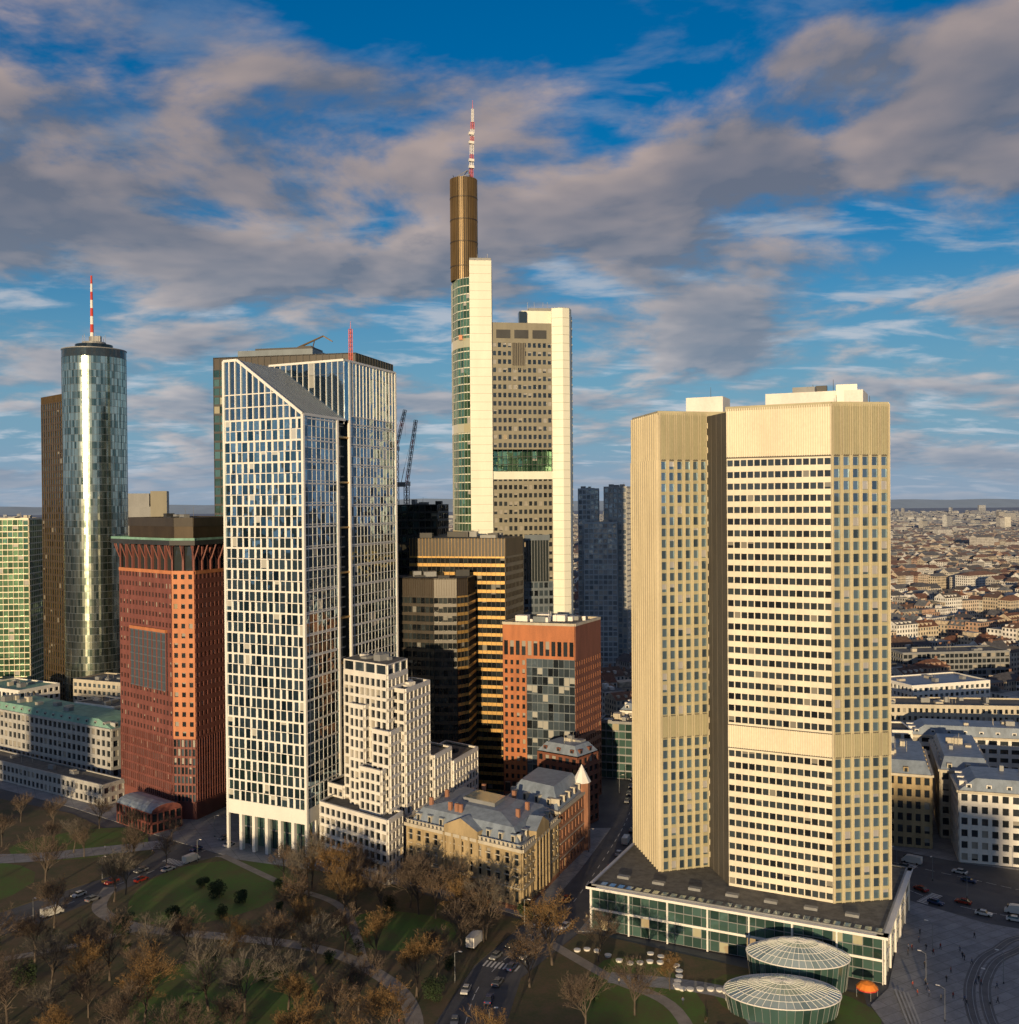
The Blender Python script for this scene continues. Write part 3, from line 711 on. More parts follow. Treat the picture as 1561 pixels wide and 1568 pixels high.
Bk('brick_corner_house', 24, 371, 13, 18, .9, 26, brick2, mans=(.7, 3.5), roof=slate)
Bk('white_apartment_block', 48, 450, 26, 16, -.35, 27, white, mans=(.8, 3), roof=slate); Bk('glass_office_block', 38, 440, 14, 12, -.3, 24, greym, g=g_teal, sp=.6, pw=.2)
kw = dict(roof=slate, mans=(.8, 4.), corn=beige)
Bk('classical_corner_building', 146, 334, 52, 20, -.30, 23.5, white, fh=4.1, **kw)
Bk('classical_apartment_building', 150, 358, 16, 46, -.32, 24, beige, fh=4, **kw)
Bk('classical_apartment_building', 126, 352, 17, 38, -.32, 25, sandst, fh=4, **kw)
Bk('white_apartment_block', 160, 412, 62, 16, -.25, 24, white, fh=3.4, bay=4.2, **kw)
Bk('flat_roof_office', 118, 408, 40, 16, -.12, 27, white, bay=3.6); Bk('long_flat_roof_office', 150, 452, 90, 18, -.12, 28, beige, bay=2.4, kit=9)
Bk('flat_roof_office', 122, 500, 60, 18, .12, 30, white, g=g_blue, bay=2.4, kit=8); Bk('flat_roof_office', 196, 500, 46, 26, .3, 27, whitec, g=g_blue, roof=slate)
Bk('glass_office_block', 245, 640, 70, 22, .1, 22, greym, g=g_win, sp=1.2, pw=.5)
Bk('flat_roof_office', 196, 372, 40, 20, -.28, 25, white, g=g_win)

# ------------------------------------------------------------------ city fabric
avoid = [(-219, 545, 34), (-240, 470, 42), (-200, 450, 30), (-68, 375, 60), (-90, 450, 45), (-130, 415, 42), (-20, 430, 45), (3, 475, 40), (15, 410, 30), (-42, 493, 22),
         (-165, 470, 18), (75, 295, 60), (-30, 350, 50), (62, 705, 32)]+[(m[0], m[1], m[2]+2) for m in manual]
def ok(x, y, r=9):
    return all((x-a)**2+(y-b)**2 > (c+r)**2 for a, b, c in avoid)
def startd(x):
    if x < -60: return 470 + max(0, (-x-150))*.15
    if x < 35: return 500
    if x < 110: return 395
    return 345
mb = MB('city_quarter_buildings')
walls = [(.62, .58, .5), (.7, .68, .64), (.72, .70, .67), (.55, .47, .36), (.5, .42, .32), (.64, .6, .55), (.45, .3, .22), (.6, .5, .4), (.42, .40, .38), (.74, .73, .7)]
roofs = [(.17, .075, .045), (.15, .07, .045), (.10, .085, .075), (.12, .12, .13), (.08, .08, .09), (.2, .10, .06), (.16, .17, .18), (.13, .08, .06)]
flat = [(.2, .2, .19), (.14, .14, .135), (.3, .3, .29), (.1, .1, .1), (.25, .24, .22)]
def house(x, y, w, d, h, ang, rng):
    dist = math.hypot(x, y); f = min(.75, max(0, (dist-900)/6000.)); hz = (.26, .30, .37)  # hz: aerial haze put into wall and roof colours, growing with distance
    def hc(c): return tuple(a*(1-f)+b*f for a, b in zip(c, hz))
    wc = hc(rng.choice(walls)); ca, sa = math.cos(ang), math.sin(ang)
    def T(px, py, z): return (x+px*ca-py*sa, y+px*sa+py*ca, z)
    W2, D2 = w/2, d/2; cs = [(-W2, -D2), (W2, -D2), (W2, D2), (-W2, D2)]
    u0 = rng.randrange(40)
    for i in range(4):
        a, b = cs[i], cs[(i+1) % 4]; L = math.dist(a, b); nb = max(2, round(L/2.8)); nf = max(2, round(h/3.3))
        mb.face([T(*a, 0), T(*b, 0), T(*b, h), T(*a, h)], CW, [(u0, 0), (u0+nb, 0), (u0+nb, nf), (u0, nf)], wc)
    if rng.random() < .62:
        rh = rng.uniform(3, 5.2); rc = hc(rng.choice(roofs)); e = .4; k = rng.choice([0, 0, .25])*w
        a, b, c, dd = T(-W2-e*0, -D2-e, h-.1), T(W2, -D2-e, h-.1), T(W2, D2+e, h-.1), T(-W2, D2+e, h-.1)
        r0, r1 = T(-W2+k, 0, h+rh), T(W2-k, 0, h+rh)
        mb.face([a, b, r1, r0], CR, col=rc); mb.face([c, dd, r0, r1], CR, col=rc)
        mb.face([b, c, r1], CR, col=rc if k else wc); mb.face([dd, a, r0], CR, col=rc if k else wc)
        if dist < 1100:
            for j in range(rng.randrange(1, 3)): px = rng.uniform(-W2*.7, W2*.7); q = T(px, rng.uniform(-1, 1), h+rh*.6); mb.box(q, (1.4, .8, rh*.4+1.4), CR, ang, col=hc((.3, .17, .12)))
            for j in range(int(w/4.5)):
                px = -W2+2.4+j*4.4; q = T(px, -D2*.62, h+.3); mb.box(q, (1.5, 2.2, rh*.55), CR, ang, col=wc)
    else:
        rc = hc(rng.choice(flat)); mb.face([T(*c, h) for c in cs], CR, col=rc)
        if dist < 2500:
            for j in range(rng.randrange(1, 4 if dist < 1200 else 2)): q = T(rng.uniform(-.35, .35)*w, rng.uniform(-.3, .3)*d, h); mb.box(q, (rng.uniform(2, 5), rng.uniform(2, 4), rng.uniform(1, 3)), CR, ang, col=hc(rng.choice(flat+walls[:3])))
        if dist < 1300 and rng.random() < .4:
            q = T(0, 0, h); mb.box((q[0], q[1], h-.02), (w*.7, d*.6, 2.9), CR, ang, col=wc)
rng = random.Random(21)
ga = .36; cga, sga = math.cos(ga), math.sin(ga)
for gi in range(-60, 61):
    for gj in range(-10, 62):
        u_, v_ = gi*92., gj*72.
        bx, by = u_*cga-v_*sga, u_*sga+v_*cga
        if by < 330 or by > 3400 or abs(bx) > .62*by+80: continue
        an = ga+rng.uniform(-.12, .12)+.25*math.sin(bx/500.)
        W_, H_ = rng.uniform(66, 78), rng.uniform(46, 57); hb = rng.uniform(15, 22)
        if rng.random() < .07 and by > 700: continue
        ca, sa = math.cos(an), math.sin(an)
        def put(lx, ly, w, d, h, rot):
            X, Y = bx+lx*ca-ly*sa, by+lx*sa+ly*ca
            if Y < startd(X)+8 or not ok(X, Y, max(w, d)*.5): return
            house(X, Y, w, d, h, an+rot, rng)
        if rng.random() < .1:
            put(0, 0, W_*.8, 18, hb+rng.uniform(2, 16), 0); put(0, H_*.36, W_*.5, 13, hb, 0); continue
        for sgn in (-1, 1):
            n = rng.randrange(3, 5)
            for i in range(n): put(-W_/2+W_*(i+.5)/n, sgn*(H_/2-6), W_/n-.02, 12+rng.random(), hb+rng.uniform(-2.5, 3), 0 if sgn < 0 else math.pi)
            n = 2
            for i in range(n): put(sgn*(W_/2-6), -H_/2+12+(H_-24)*(i+.5)/n, (H_-25)/n, 12, hb+rng.uniform(-2.5, 3), math.pi/2*sgn)
        if rng.random() < .6: put(rng.uniform(-12, 12), 0, 22, 10, rng.uniform(5, 12), 0)
for i in range(7500):
    y = 3300*(8500/3300.)**(rng.random()**1.1); x = rng.uniform(-.62, .62)*y
    house(x, y, rng.uniform(14, 60), rng.uniform(12, 20), rng.uniform(9, 20) if rng.random() < .97 else rng.uniform(30, 60), rng.uniform(-.4, 1.), rng)
mb.make(loc=(0, 0, 0))

rng2 = random.Random(5)
for k in range(16):  # unseen houses behind camera, added as shadow casters, heights set by shadow length
    x = -330+k*44+rng2.uniform(-6, 6); y = -50-rng2.uniform(0, 20)
    Bk('unseen_station_quarter_house', x, y, 38, 20, rng2.uniform(-.1, .1), rng2.uniform(20, 27), rng2.choice([beige, white, sandst]), bay=4, sp=1.6, pw=1.4, kit=2)
for (x, y, w, h) in ((-340, -190, 32, 92), (60, -460, 34, 80), (230, -250, 30, 110), (-90, -720, 30, 120)):
    Bk('station_quarter_tower', x, y, w, 30, .3, h, rng2.choice([steelg, bronzed]), g=g_dark, bay=4, sp=1.4, pw=.8, kit=2)

# ------------------------------------------------------------------ cranes
def crane(x, y, zt, jx, jz):
    mb = MB('tower_crane'); mb.lattice((x, y, 0), (x, y, zt), 2., lambda t: greym, 4, .2)
    mb.lattice((x, y, zt), (x+jx, y, zt+jz), 1.3, lambda t: redmet if int(t*6) % 3 == 0 else greym, 3, .16)
    mb.box((x-3.5, y, zt-1), (6, 2.5, 2.4), greym); mb.box((x-6, y, zt-2.5), (2, 2.6, 3), darkm); mb.tube((x-3, y, zt), (x-1, y, zt+9), .2, .2, greym); mb.tube((x-1, y, zt+9), (x+jx, y, zt+jz), .07, .07, darkm)
    mb.box((x+1.3, y-1.2, zt-.6), (1.5, 1.5, 2.2), whtmet); mb.tube((x+jx, y, zt+jz), (x+jx, y, zt+jz-14), .05, .05, darkm); mb.make()
crane(-52.5, 525, 128, 5, 33); crane(-60, 545, 147, 5, 21)

# ------------------------------------------------------------------ ground
def groundmat():
    m, nt, p = newmat('ground_earth')
    geo = nd(nt, 'ShaderNodeNewGeometry')
    n1 = noise(nt, geo.outputs['Position'], .004, 4); n2 = noise(nt, geo.outputs['Position'], .06, 3)
    a = mixc(nt, maprange(nt, n2, .35, .65), (.075, .078, .085), (.115, .115, .118))
    b = mixc(nt, maprange(nt, n1, .4, .6), (.07, .08, .05), (.14, .11, .08))
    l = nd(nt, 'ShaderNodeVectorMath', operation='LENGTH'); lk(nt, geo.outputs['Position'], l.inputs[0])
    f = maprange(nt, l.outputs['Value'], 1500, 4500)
    c = mixc(nt, maprange(nt, l.outputs['Value'], 3500, 10000, 0, .9), mixc(nt, f, a, b), (.26, .31, .39))  # far ground fades to a haze tone put into its colour
    lk(nt, c, p.inputs['Base Color']); p.inputs['Roughness'].default_value = .85
    return m
gm = groundmat()
mb = MB('ground')
mb.face([(-30000, -30000, 0), (30000, -30000, 0), (30000, 30000, 0), (-30000, 30000, 0)], gm); mb.make(loc=(0, 0, 0))
hill = solid('distant_hills_hazed', (.30, .40, .52), 1, .15, .0006, streak=False)  # blue aerial haze is part of this base colour
mb = MB('hills'); n = 120; prev = None
for k in range(n+1):
    x = -13000+26000*k/n; z = 100+75*(.5+.5*math.sin(k*.11+1))*(.6+.4*math.sin(k*.37))+6*math.sin(k*1.3)
    cur = (x, z)
    if prev:
        mb.face([(prev[0], 12500, 0), (cur[0], 12500, 0), (cur[0], 13100, cur[1]), (prev[0], 13100, prev[1])], hill)
    prev = cur
mb.make(smooth=True)
grassm = solid('grass', (.07, .145, .026), .95, .5, .12, streak=False, col2=(.11, .105, .04))
leafg = solid('leaf_litter_ground', (.12, .082, .05), .95, .5, .15, streak=False, col2=(.07, .08, .035))
pathm = solid('gravel_path', (.30, .27, .24), .95, .25, .3, streak=False)
pave = solid('pavement_slabs', (.31, .315, .33), .85, .25, .25, streak=False, grid=(6., -.5))
asph = solid('asphalt', (.085, .088, .098), .8, .3, .2, streak=False)
linem = solid('road_paint', (.7, .7, .68), .7, .25, 1.5, streak=False)
steel = solid('rail_steel', (.35, .35, .36), .35, .2, metal=.8)
def slab(name, poly, z, mat, base=0.):
    mb = MB(name); mb.prism(poly, base, z, mat, mat); return mb.make()
def ribbon(mb, pts, w, z, mat, sub=8):
    P_ = []
    n = len(pts)
    for i in range(n-1):
        p0 = Vector(pts[max(0, i-1)]); p1 = Vector(pts[i]); p2 = Vector(pts[i+1]); p3 = Vector(pts[min(n-1, i+2)])
        for k in range(sub):
            t = k/sub; P_.append(.5*((2*p1)+(-p0+p2)*t+(2*p0-5*p1+4*p2-p3)*t*t+(-p0+3*p1-3*p2+p3)*t**3))
    P_.append(Vector(pts[-1]))
    Ls, Rs = [], []
    for i, p in enumerate(P_):
        d = (P_[min(len(P_)-1, i+1)]-P_[max(0, i-1)]).normalized(); nn = Vector((-d.y, d.x)); Ls.append(p+nn*w/2); Rs.append(p-nn*w/2)
    if mat:
        for i in range(len(P_)-1):
            mb.face([(*Rs[i], z), (*Rs[i+1], z), (*Ls[i+1], z), (*Ls[i], z)], mat)
    return P_
slab('park_ground', [(-230, 120), (-22, 120), (-18, 233), (-10, 262), (4, 290), (-20, 305), (-36, 318), (-60, 330), (-98, 346), (-108, 338), (-138, 285), (-195, 255), (-230, 240)], .12, leafg)
slab('park_ground', [(-240, 262), (-205, 269), (-152, 296), (-124, 335), (-122, 350), (-170, 395), (-290, 460)], .12, leafg)
slab('park_ground', [(2, 120), (60, 120), (84, 245), (22, 281), (18, 281), (2, 255), (-2, 230)], .12, leafg)
def lawn(poly):
    q = []; n = len(poly)
    for i in range(n):
        p0, p1, p2 = Vector(poly[i-1]), Vector(poly[i]), Vector(poly[(i+1) % n])
        for t in (0, .25, .5, .75): a = (p0+p1)/2; b = (p1+p2)/2; q.append(tuple((1-t)**2*a+2*t*(1-t)*p1+t*t*b))
    slab('lawn', q, .128, grassm, .1)
lawn([(-112, 288), (-78, 290), (-62, 330), (-98, 345), (-118, 325)]); lawn([(-160, 338), (-122, 352), (-140, 384), (-182, 360)]); lawn([(-215, 290), (-160, 290), (-145, 335), (-205, 350)])
lawn([(-92, 226), (-52, 222), (-44, 262), (-92, 272)]); lawn([(12, 225), (46, 222), (44, 258), (22, 272)]); lawn([(48, 232), (82, 222), (86, 244), (48, 262)])
lawn([(-50, 275), (-20, 268), (-12, 290), (-45, 302)])
mb = MB('park_path')
ribbon(mb, [(-125, 318), (-121, 300), (-104, 287), (-80, 281), (-55, 274), (-38, 262), (-24, 240), (-20, 200)], 4.2, .134, pathm)
ribbon(mb, [(-190, 345), (-165, 345), (-140, 352), (-122, 358)], 9, .136, pave)
ribbon(mb, [(-150, 262), (-125, 272), (-104, 287)], 3., .137, pathm); ribbon(mb, [(-98, 346), (-70, 318), (-50, 300), (-38, 262)], 2.6, .138, pathm)
ribbon(mb, [(10, 275), (24, 255), (38, 238), (40, 200)], 3.2, .139, pathm); ribbon(mb, [(24, 255), (52, 246), (60, 225), (90, 222)], 6, .142, pave)
mb.make(loc=(0, 0, 0))
road = MB('road')
rA = ribbon(road, [(-260, 240), (-200, 262), (-146, 290), (-118, 330), (-100, 362), (-82, 395)], 11, .008, asph)
rB = ribbon(road, [(-14, 150), (-11, 233), (-4, 262), (13.5, 292), (32, 345), (46, 395), (60, 470)], 10, .012, asph)
rC = ribbon(road, [(112, 420), (113, 345), (120, 312), (136, 294), (170, 278), (230, 262)], 12, .016, asph)
rD = ribbon(road, [(113, 345), (140, 322), (170, 300), (230, 280)], 14, .02, asph)
for P_ in (rA, rB, rC, rD):
    for i in range(0, len(P_)-1):
        a, b = P_[i], P_[i+1]; L = (b-a).length; d = (b-a)/L; nn = Vector((-d.y, d.x)); s = 0.
        while s+3 < L:
            q = a+d*s; e = a+d*(s+3)
            road.face([(*(q-nn*.09), .026), (*(e-nn*.09), .026), (*(e+nn*.09), .026), (*(q+nn*.09), .026)], linem); s += 7
for (cx_, cy_, an_) in ((10.5, 286, 1.05), (-3, 262, 1.2), (128, 330, -.7), (124, 304, -.85), (-112, 340, 1.)):
    for k in range(-4, 5):
        o = Vector((cx_, cy_))+Vector((-math.sin(an_), math.cos(an_)))*k*1.1; e = Vector((math.cos(an_), math.sin(an_)))*1.7; w_ = Vector((-math.sin(an_), math.cos(an_)))*.27
        road.face([(*(o-e-w_), .032), (*(o+e-w_), .032), (*(o+e+w_), .032), (*(o-e+w_), .032)], linem)
road.make(loc=(0, 0, 0))
slab('pavement', [(18, 282.5), (22, 282), (38, 322), (52, 350), (42, 345), (33, 318)], .13, pave)
slab('pavement', [(-34, 320), (3, 293), (8, 294), (22, 330), (36, 372), (30, 372), (-10, 372), (-100, 345)], .125, pave)
slab('pavement', [(-120, 362), (-97, 346), (-66, 335), (-36, 318), (-30, 400), (-90, 430), (-180, 440), (-290, 505), (-290, 480), (-172, 402)], .122, pave)
slab('pavement', [(122, 352), (148, 333), (200, 310), (260, 300), (260, 420), (119, 420)], .121, pave)
slab('station_plaza', [(84, 150), (230, 150), (230, 250), (165, 268), (132, 286), (117, 303), (114, 297), (91, 248), (84, 240)], .13, pave)
tr = MB('tram_track')
concm = solid('track_concrete', (.15, .15, .155), .85, .25, .3, streak=False)
for off in (0, 3.8):
    base = [(101+off, 190), (103.5+off, 222), (106+off, 236), (113.5+off, 253), (126+off, 268-off*.4), (150+off, 277-off*.9), (230, 258-off)]
    P_ = ribbon(tr, base, 2.7, .1385+off*.001, concm)
    for sg in (-.72, .72):
        Q_ = []
        for i, p in enumerate(P_): d = (P_[min(len(P_)-1, i+1)]-P_[max(0, i-1)]).normalized(); Q_.append(p+Vector((-d.y, d.x))*sg)
        for i in range(len(Q_)-1): tr.tube((*Q_[i], .15), (*Q_[i+1], .15), .09, .09, steel, 4)
tr.make(loc=(0, 0, 0))
mb = MB('stone_plaza_steps')
for k in range(4): mb.obox((92.+k*.9, 247.-k*.3), (84+k*.9, 205), 0, 42, -.45, 0, .13, .55-.12*k, pgrey)
mb.make()

# ------------------------------------------------------------------ trees
barkm = solid('bark', (.115, .09, .07), .95, .3, .5, simple=True)
def twigm(name, c): return solid(name, c, .95, .45, .3, simple=True)
tw = [twigm('twigs_brown', (.155, .115, .085)), twigm('twigs_ochre', (.22, .14, .06)), twigm('twigs_grey', (.165, .145, .12))]
evg = twigm('evergreen_leaves', (.03, .055, .02)); ochre = twigm('dry_leaves', (.26, .14, .045))
def treemesh(seed, h, twm, leafy=0, narrow=1.):
    rg = random.Random(seed); mb = MB('bare_tree_mesh')
    def br(p, d, ln, r, lv):
        n = 3 if lv < 2 else 2; q = p.copy(); dd = d.copy()
        pts = [q.copy()]
        for i in range(n):
            dd = (dd+Vector((rg.uniform(-1, 1), rg.uniform(-1, 1), rg.uniform(-.4, .9)))*(.10+.05*lv)).normalized()
            q2 = q+dd*ln/n; ra, rb = r*(1-.4*i/n), r*(1-.4*(i+1)/n)
            mb.tube(q, q2, ra, rb, barkm if lv < 3 else twm, 6 if lv == 0 else 4 if lv < 2 else 3); q = q2; pts.append(q.copy())
        if lv == 4:
            for k in range(9):
                t = rg.random(); i = min(n-1, int(t*n)); o = pts[i].lerp(pts[i+1], t*n-i)
                e = (dd+Vector((rg.gauss(0, .7), rg.gauss(0, .7), rg.gauss(.1, .6)))).normalized()*rg.uniform(.5, 1.25)
                s = e.cross(Vector((rg.gauss(0, 1), rg.gauss(0, 1), rg.gauss(0, 1)))).normalized()*rg.uniform(.02, .04)
                mb.face([tuple(o-s), tuple(o+s), tuple(o+e)], twm)
                if leafy and rg.random() < leafy:
                    c = o+e*.8; a = Vector((rg.gauss(0, 1), rg.gauss(0, 1), rg.gauss(0, 1))).normalized()*.12; b = a.orthogonal().normalized()*.1
                    mb.face([tuple(c-a), tuple(c-b), tuple(c+a), tuple(c+b)], ochre)
            return
        m = (5, 4, 3, 3)[lv]
        for k in range(m):
            t = .45+.55*(k+rg.random())/m if lv else .55+.45*(k+.5)/m
            i = min(n-1, int(t*n)); o = pts[i].lerp(pts[i+1], min(1, t*n-i))
            az = 2*math.pi*(k/m+rg.random()*.6); sp_ = (.75 if lv == 0 else .8)*narrow
            side = Vector((math.cos(az), math.sin(az), 0))
            if lv: side = (side-dd*side.dot(dd)).normalized()
            e = (dd*1.+side*sp_*rg.uniform(.7, 1.3)+Vector((0, 0, .15))).normalized()
            br(o, e, ln*rg.uniform(.58, .8), r*.52, lv+1)
        br(q, dd, ln*.7, r*.58, lv+1)
    br(Vector((0, 0, 0)), Vector((0, 0, 1)), h*.38, h*.018, 0)
    return mb.make(loc=(0, 0, 0), link=False)
TM = [treemesh(1, 17, tw[0]), treemesh(2, 19, tw[2]), treemesh(3, 16, tw[0], .1), treemesh(4, 18, tw[1], .35), treemesh(5, 15, tw[1], .2, .8), treemesh(6, 20, tw[0], 0, .9)]
def put_tree(x, y, k, s=1., z=.1, name='bare_tree'):
    o = bpy.data.objects.new(name, TM[k]); o.location = (x, y, z); o.rotation_euler = (0, 0, R.uniform(0, 6.28)); o.scale = (s*R.uniform(1.0, 1.2), s*R.uniform(1.0, 1.2), s); SC.collection.objects.link(o)
def clear(x, y):
    for P_ in (rA, rB, rC):
        for p in P_:
            if (p.x-x)**2+(p.y-y)**2 < 60: return False
    if y > 345-(x+98)*.55-4 and x < -60 and x > -105: return False
    return True
rt = random.Random(11); placed = []
tries = 0
while len(placed) < 60 and tries < 12000:
    tries += 1
    x = rt.uniform(-150, -6); y = rt.uniform(200, 318)
    if y > 288 and x > -8: continue
    if x < -66 and y > 272 and rt.random() < .94: continue
    if y > 322+(-34-x)*.45-6: continue
    if x > -34 and y > 320-(x+34)*.72-9: continue
    if not clear(x, y): continue
    if abs(x) > .55*y: continue
    if any((x-a)**2+(y-b)**2 < r*r for a, b, r in ((-92, 318, 24), (-66, 252, 11), (-32, 282, 9), (-40, 246, 9), (-170, 320, 20))): continue
    if any((x-a)**2+(y-b)**2 < 88 for a, b in placed): continue
    placed.append((x, y)); put_tree(x, y, rt.choice([0, 0, 0, 1, 1, 1, 2, 2, 3, 4, 5]), rt.uniform(.70, 1.0))
for x, y, k, s in ((10, 262, 3, 1.05), (4, 250, 2, .95), (22, 264, 0, .8), (28, 236, 0, .8), (16, 228, 5, .7), (38, 248, 4, .55), (-8, 276, 2, 1.05), (-22, 292, 2, .9), (-14, 283, 4, .95), (-30, 300, 0, .9), (-62, 316, 3, .9), (-52, 306, 3, 1.), (-48, 314, 0, .9), (-72, 322, 2, .75), (-126, 338, 0, .6), (-150, 350, 1, .65), (-118, 312, 1, .6), (-165, 318, 5, .7)):
    put_tree(x, y, k, s)
for i in range(12): put_tree(-200+i*8+rt.uniform(-2, 2), 390-i*2.8+rt.uniform(-3, 3)+(-24 if i % 2 else 0), rt.choice([0, 1, 5]), rt.uniform(.5, .7))
for i in range(12): put_tree(121+rt.uniform(-3, 2)+i*.3, 336+i*7, rt.choice([0, 1, 3, 4]), rt.uniform(.6, .85))
for i in range(90):
    y = rt.uniform(420, 1100); x = rt.uniform(.08, .56)*y
    if ok(x, y, 3): put_tree(x, y, rt.choice([0, 1, 2, 4]), rt.uniform(.5, .75))
def shrub(seed, r, h):
    rg = random.Random(seed); mb = MB('evergreen_shrub_mesh')
    mb.tube((0, 0, 0), (0, 0, h*.5), .15, .08, barkm, 5)
    for k in range(2000):
        cl = rg.randrange(14); rr = random.Random(seed*100+cl); c = Vector((rr.uniform(-.6, .6)*r, rr.uniform(-.6, .6)*r, rr.uniform(.25, .8)*h))
        p = c+Vector((rg.gauss(0, 1), rg.gauss(0, 1), rg.gauss(0, 1))).normalized()*r*.42*rg.uniform(.6, 1.05)
        if p.z < .1: continue
        a = Vector((rg.gauss(0, 1), rg.gauss(0, 1), rg.gauss(0, 1))).normalized()*.17; b = a.orthogonal().normalized()*.13
        mb.face([tuple(p-a), tuple(p-b), tuple(p+a), tuple(p+b)], evg)
    return mb.make(loc=(0, 0, 0), link=False)
SM = [shrub(1, 2.4, 3.6), shrub(2, 3.2, 5.5)]
for i in range(40):
    x = rt.uniform(-140, 60); y = rt.uniform(215, 325)
    if not clear(x, y) or (x > -60 and y > 300) or (x > 20 and y > 272-(x-20)*.5) or (x > 45): continue
    o = bpy.data.objects.new('evergreen_shrub', rt.choice(SM)); o.location = (x, y, .1); s = rt.uniform(.6, 1.2); o.scale = (s, s, s); o.rotation_euler = (0, 0, rt.uniform(0, 6)); SC.collection.objects.link(o)

# ------------------------------------------------------------------ vehicles
tyre = solid('tyre_rubber', (.02, .02, .02), .9, .2, simple=True); carglass = glass('car_glass', (.03, .035, .04), .3, .05, 0, 0)
lampr = solid('tail_lamp', (.5, .02, .01), .3, .1, simple=True); lampw = solid('head_lamp', (.8, .8, .75), .2, .1, simple=True)
def carmesh(pc, van=False):
    pm = solid('car_paint', pc, .25, .05, simple=True); mb = MB('car_mesh'); L, W_, = (4.5, 1.8) if not van else (6.2, 2.1)
    if van: body = [(-L/2, .4), (L/2, .4), (L/2, 1.1), (L/2-.5, 1.25), (L/2-1.3, 2.4), (-L/2, 2.5)]; cab = None
    else: body = [(-L/2, .35), (L/2, .35), (L/2+.02, .7), (L/2-.15, .82), (L/2-1.2, .95), (-L/2+.5, 1.0), (-L/2, .9)]; cab = [(L/2-1.25, .94), (L/2-1.9, 1.42), (-L/2+1.1, 1.46), (-L/2+.35, .99)]
    def ext(pf, w0, m, wt=None):
        wt = wt or w0; zs = [p[1] for p in pf]; zl, zh = min(zs), max(zs)
        def wd(z): return (w0+(wt-w0)*(z-zl)/(zh-zl))/2
        n = len(pf)
        for i in range(n):
            a, b = pf[i], pf[(i+1) % n]; mb.face([(a[0], -wd(a[1]), a[1]), (a[0], wd(a[1]), a[1]), (b[0], wd(b[1]), b[1]), (b[0], -wd(b[1]), b[1])], m)
        mb.face([(p[0], -wd(p[1]), p[1]) for p in pf], m); mb.face([(p[0], wd(p[1]), p[1]) for p in reversed(pf)], m)
    ext(body, W_, pm, W_*.97)
    if cab:
        ext(cab, W_*.93, carglass, W_*.76); mb.box((-.15, 0, 1.42), (1.55, W_*.72, .06), pm)
    else:
        mb.box((L/2-.98, 0, 1.4), (.5, W_*.9, .8), carglass); mb.box((-.8, 0, 2.5), (4.2, 1.7, .08), pm)
    for x in (-L*.31, L*.32):
        for y in (-W_/2+.05, W_/2-.05): mb.tube((x, y-.12, .33), (x, y+.12, .33), .34, .34, tyre, 12, True); mb.tube((x, y+.12, .33), (x, y-.12, .33), .34, .34, tyre, 12, True)
    for y in (-.65, .65): mb.box((L/2, y, .6), (.06, .32, .16), lampw); mb.box((-L/2, y, .65), (.06, .3, .18), lampr)
    return mb.make(loc=(0, 0, 0), link=False)
CM = [carmesh(c) for c in ((.5, .5, .5), (.03, .03, .035), (.18, .19, .21), (.25, .03, .02), (.04, .06, .14), (.6, .6, .6))]; VM = carmesh((.6, .6, .58), True)
def car(x, y, an, k=0, van=False):
    o = bpy.data.objects.new('delivery_van' if van else 'car', VM if van else CM[k % 6]); o.location = (x, y, .03); o.rotation_euler = (0, 0, an); SC.collection.objects.link(o)
rc_ = random.Random(3)
for P_, off, dens in ((rA, 2.6, .5), (rB, 2.4, .35), (rC, 2.8, .4), (rD, 3, .4), (rA, -4.2, .5), (rB, -4, .35), (rD, -3, .3), (rC, -3, .3)):
    last = None
    for i in range(1, len(P_)-1):
        if last is not None and (P_[i]-last).length < 7.5: continue
        if rc_.random() < dens:
            d = (P_[i+1]-P_[i-1]).normalized(); nn = Vector((-d.y, d.x)); q = P_[i]+nn*off; last = P_[i]
            car(q.x, q.y, math.atan2(d.y, d.x)+(0 if off < 0 else math.pi), rc_.choice([0, 1, 1, 2, 2, 3, 4, 5]), rc_.random() < .08)
mb = MB('delivery_truck'); mb.box((-1.2, 0, .9), (5.2, 2.4, 2.6), whtmet, bottom=True); mb.box((2.5, 0, .6), (1.9, 2.2, 2.1), whtmet, bottom=True, taper=.92); mb.box((3.2, 0, 1.5), (.5, 2., .8), carglass)
mb.box((.6, 0, .6), (6, 1., .3), darkm)
for x in (-2.6, 2.4):
    for y in (-1, 1): mb.tube((x, y-.15, .48), (x, y+.15, .48), .48, .48, tyre, 12, True); mb.tube((x, y+.15, .48), (x, y-.15, .48), .48, .48, tyre, 12, True)
o = mb.make(loc=(0, 0, 0)); o.location = (-10, 274, .15); o.rotation_euler = (0, 0, 1.2)

# ------------------------------------------------------------------ street furniture
mb = MB('lampmesh'); mb.tube((0, 0, 0), (0, 0, 7.5), .11, .07, greym, 8); mb.tube((0, 0, 7.5), (1.3, 0, 8), .06, .05, greym, 6); mb.box((1.5, 0, 7.9), (.9, .32, .14), whtmet, bottom=True); mb.tube((0, 0, 0), (0, 0, .5), .18, .16, darkm, 8)
LM = mb.make(loc=(0, 0, 0), link=False)
def lamp(x, y, an): o = bpy.data.objects.new('street_lamp', LM); o.location = (x, y, .1); o.rotation_euler = (0, 0, an); SC.collection.objects.link(o)
for P_, w in ((rA, 7), (rB, 6.3), (rC, 7.5), (rD, 9)):
    for i in range(2, len(P_)-1, 5): d = (P_[i+1]-P_[i]).normalized(); nn = Vector((-d.y, d.x)); q = P_[i]+nn*w*(-1 if i % 2 else 1); lamp(q.x, q.y, math.atan2(-nn.y, -nn.x))
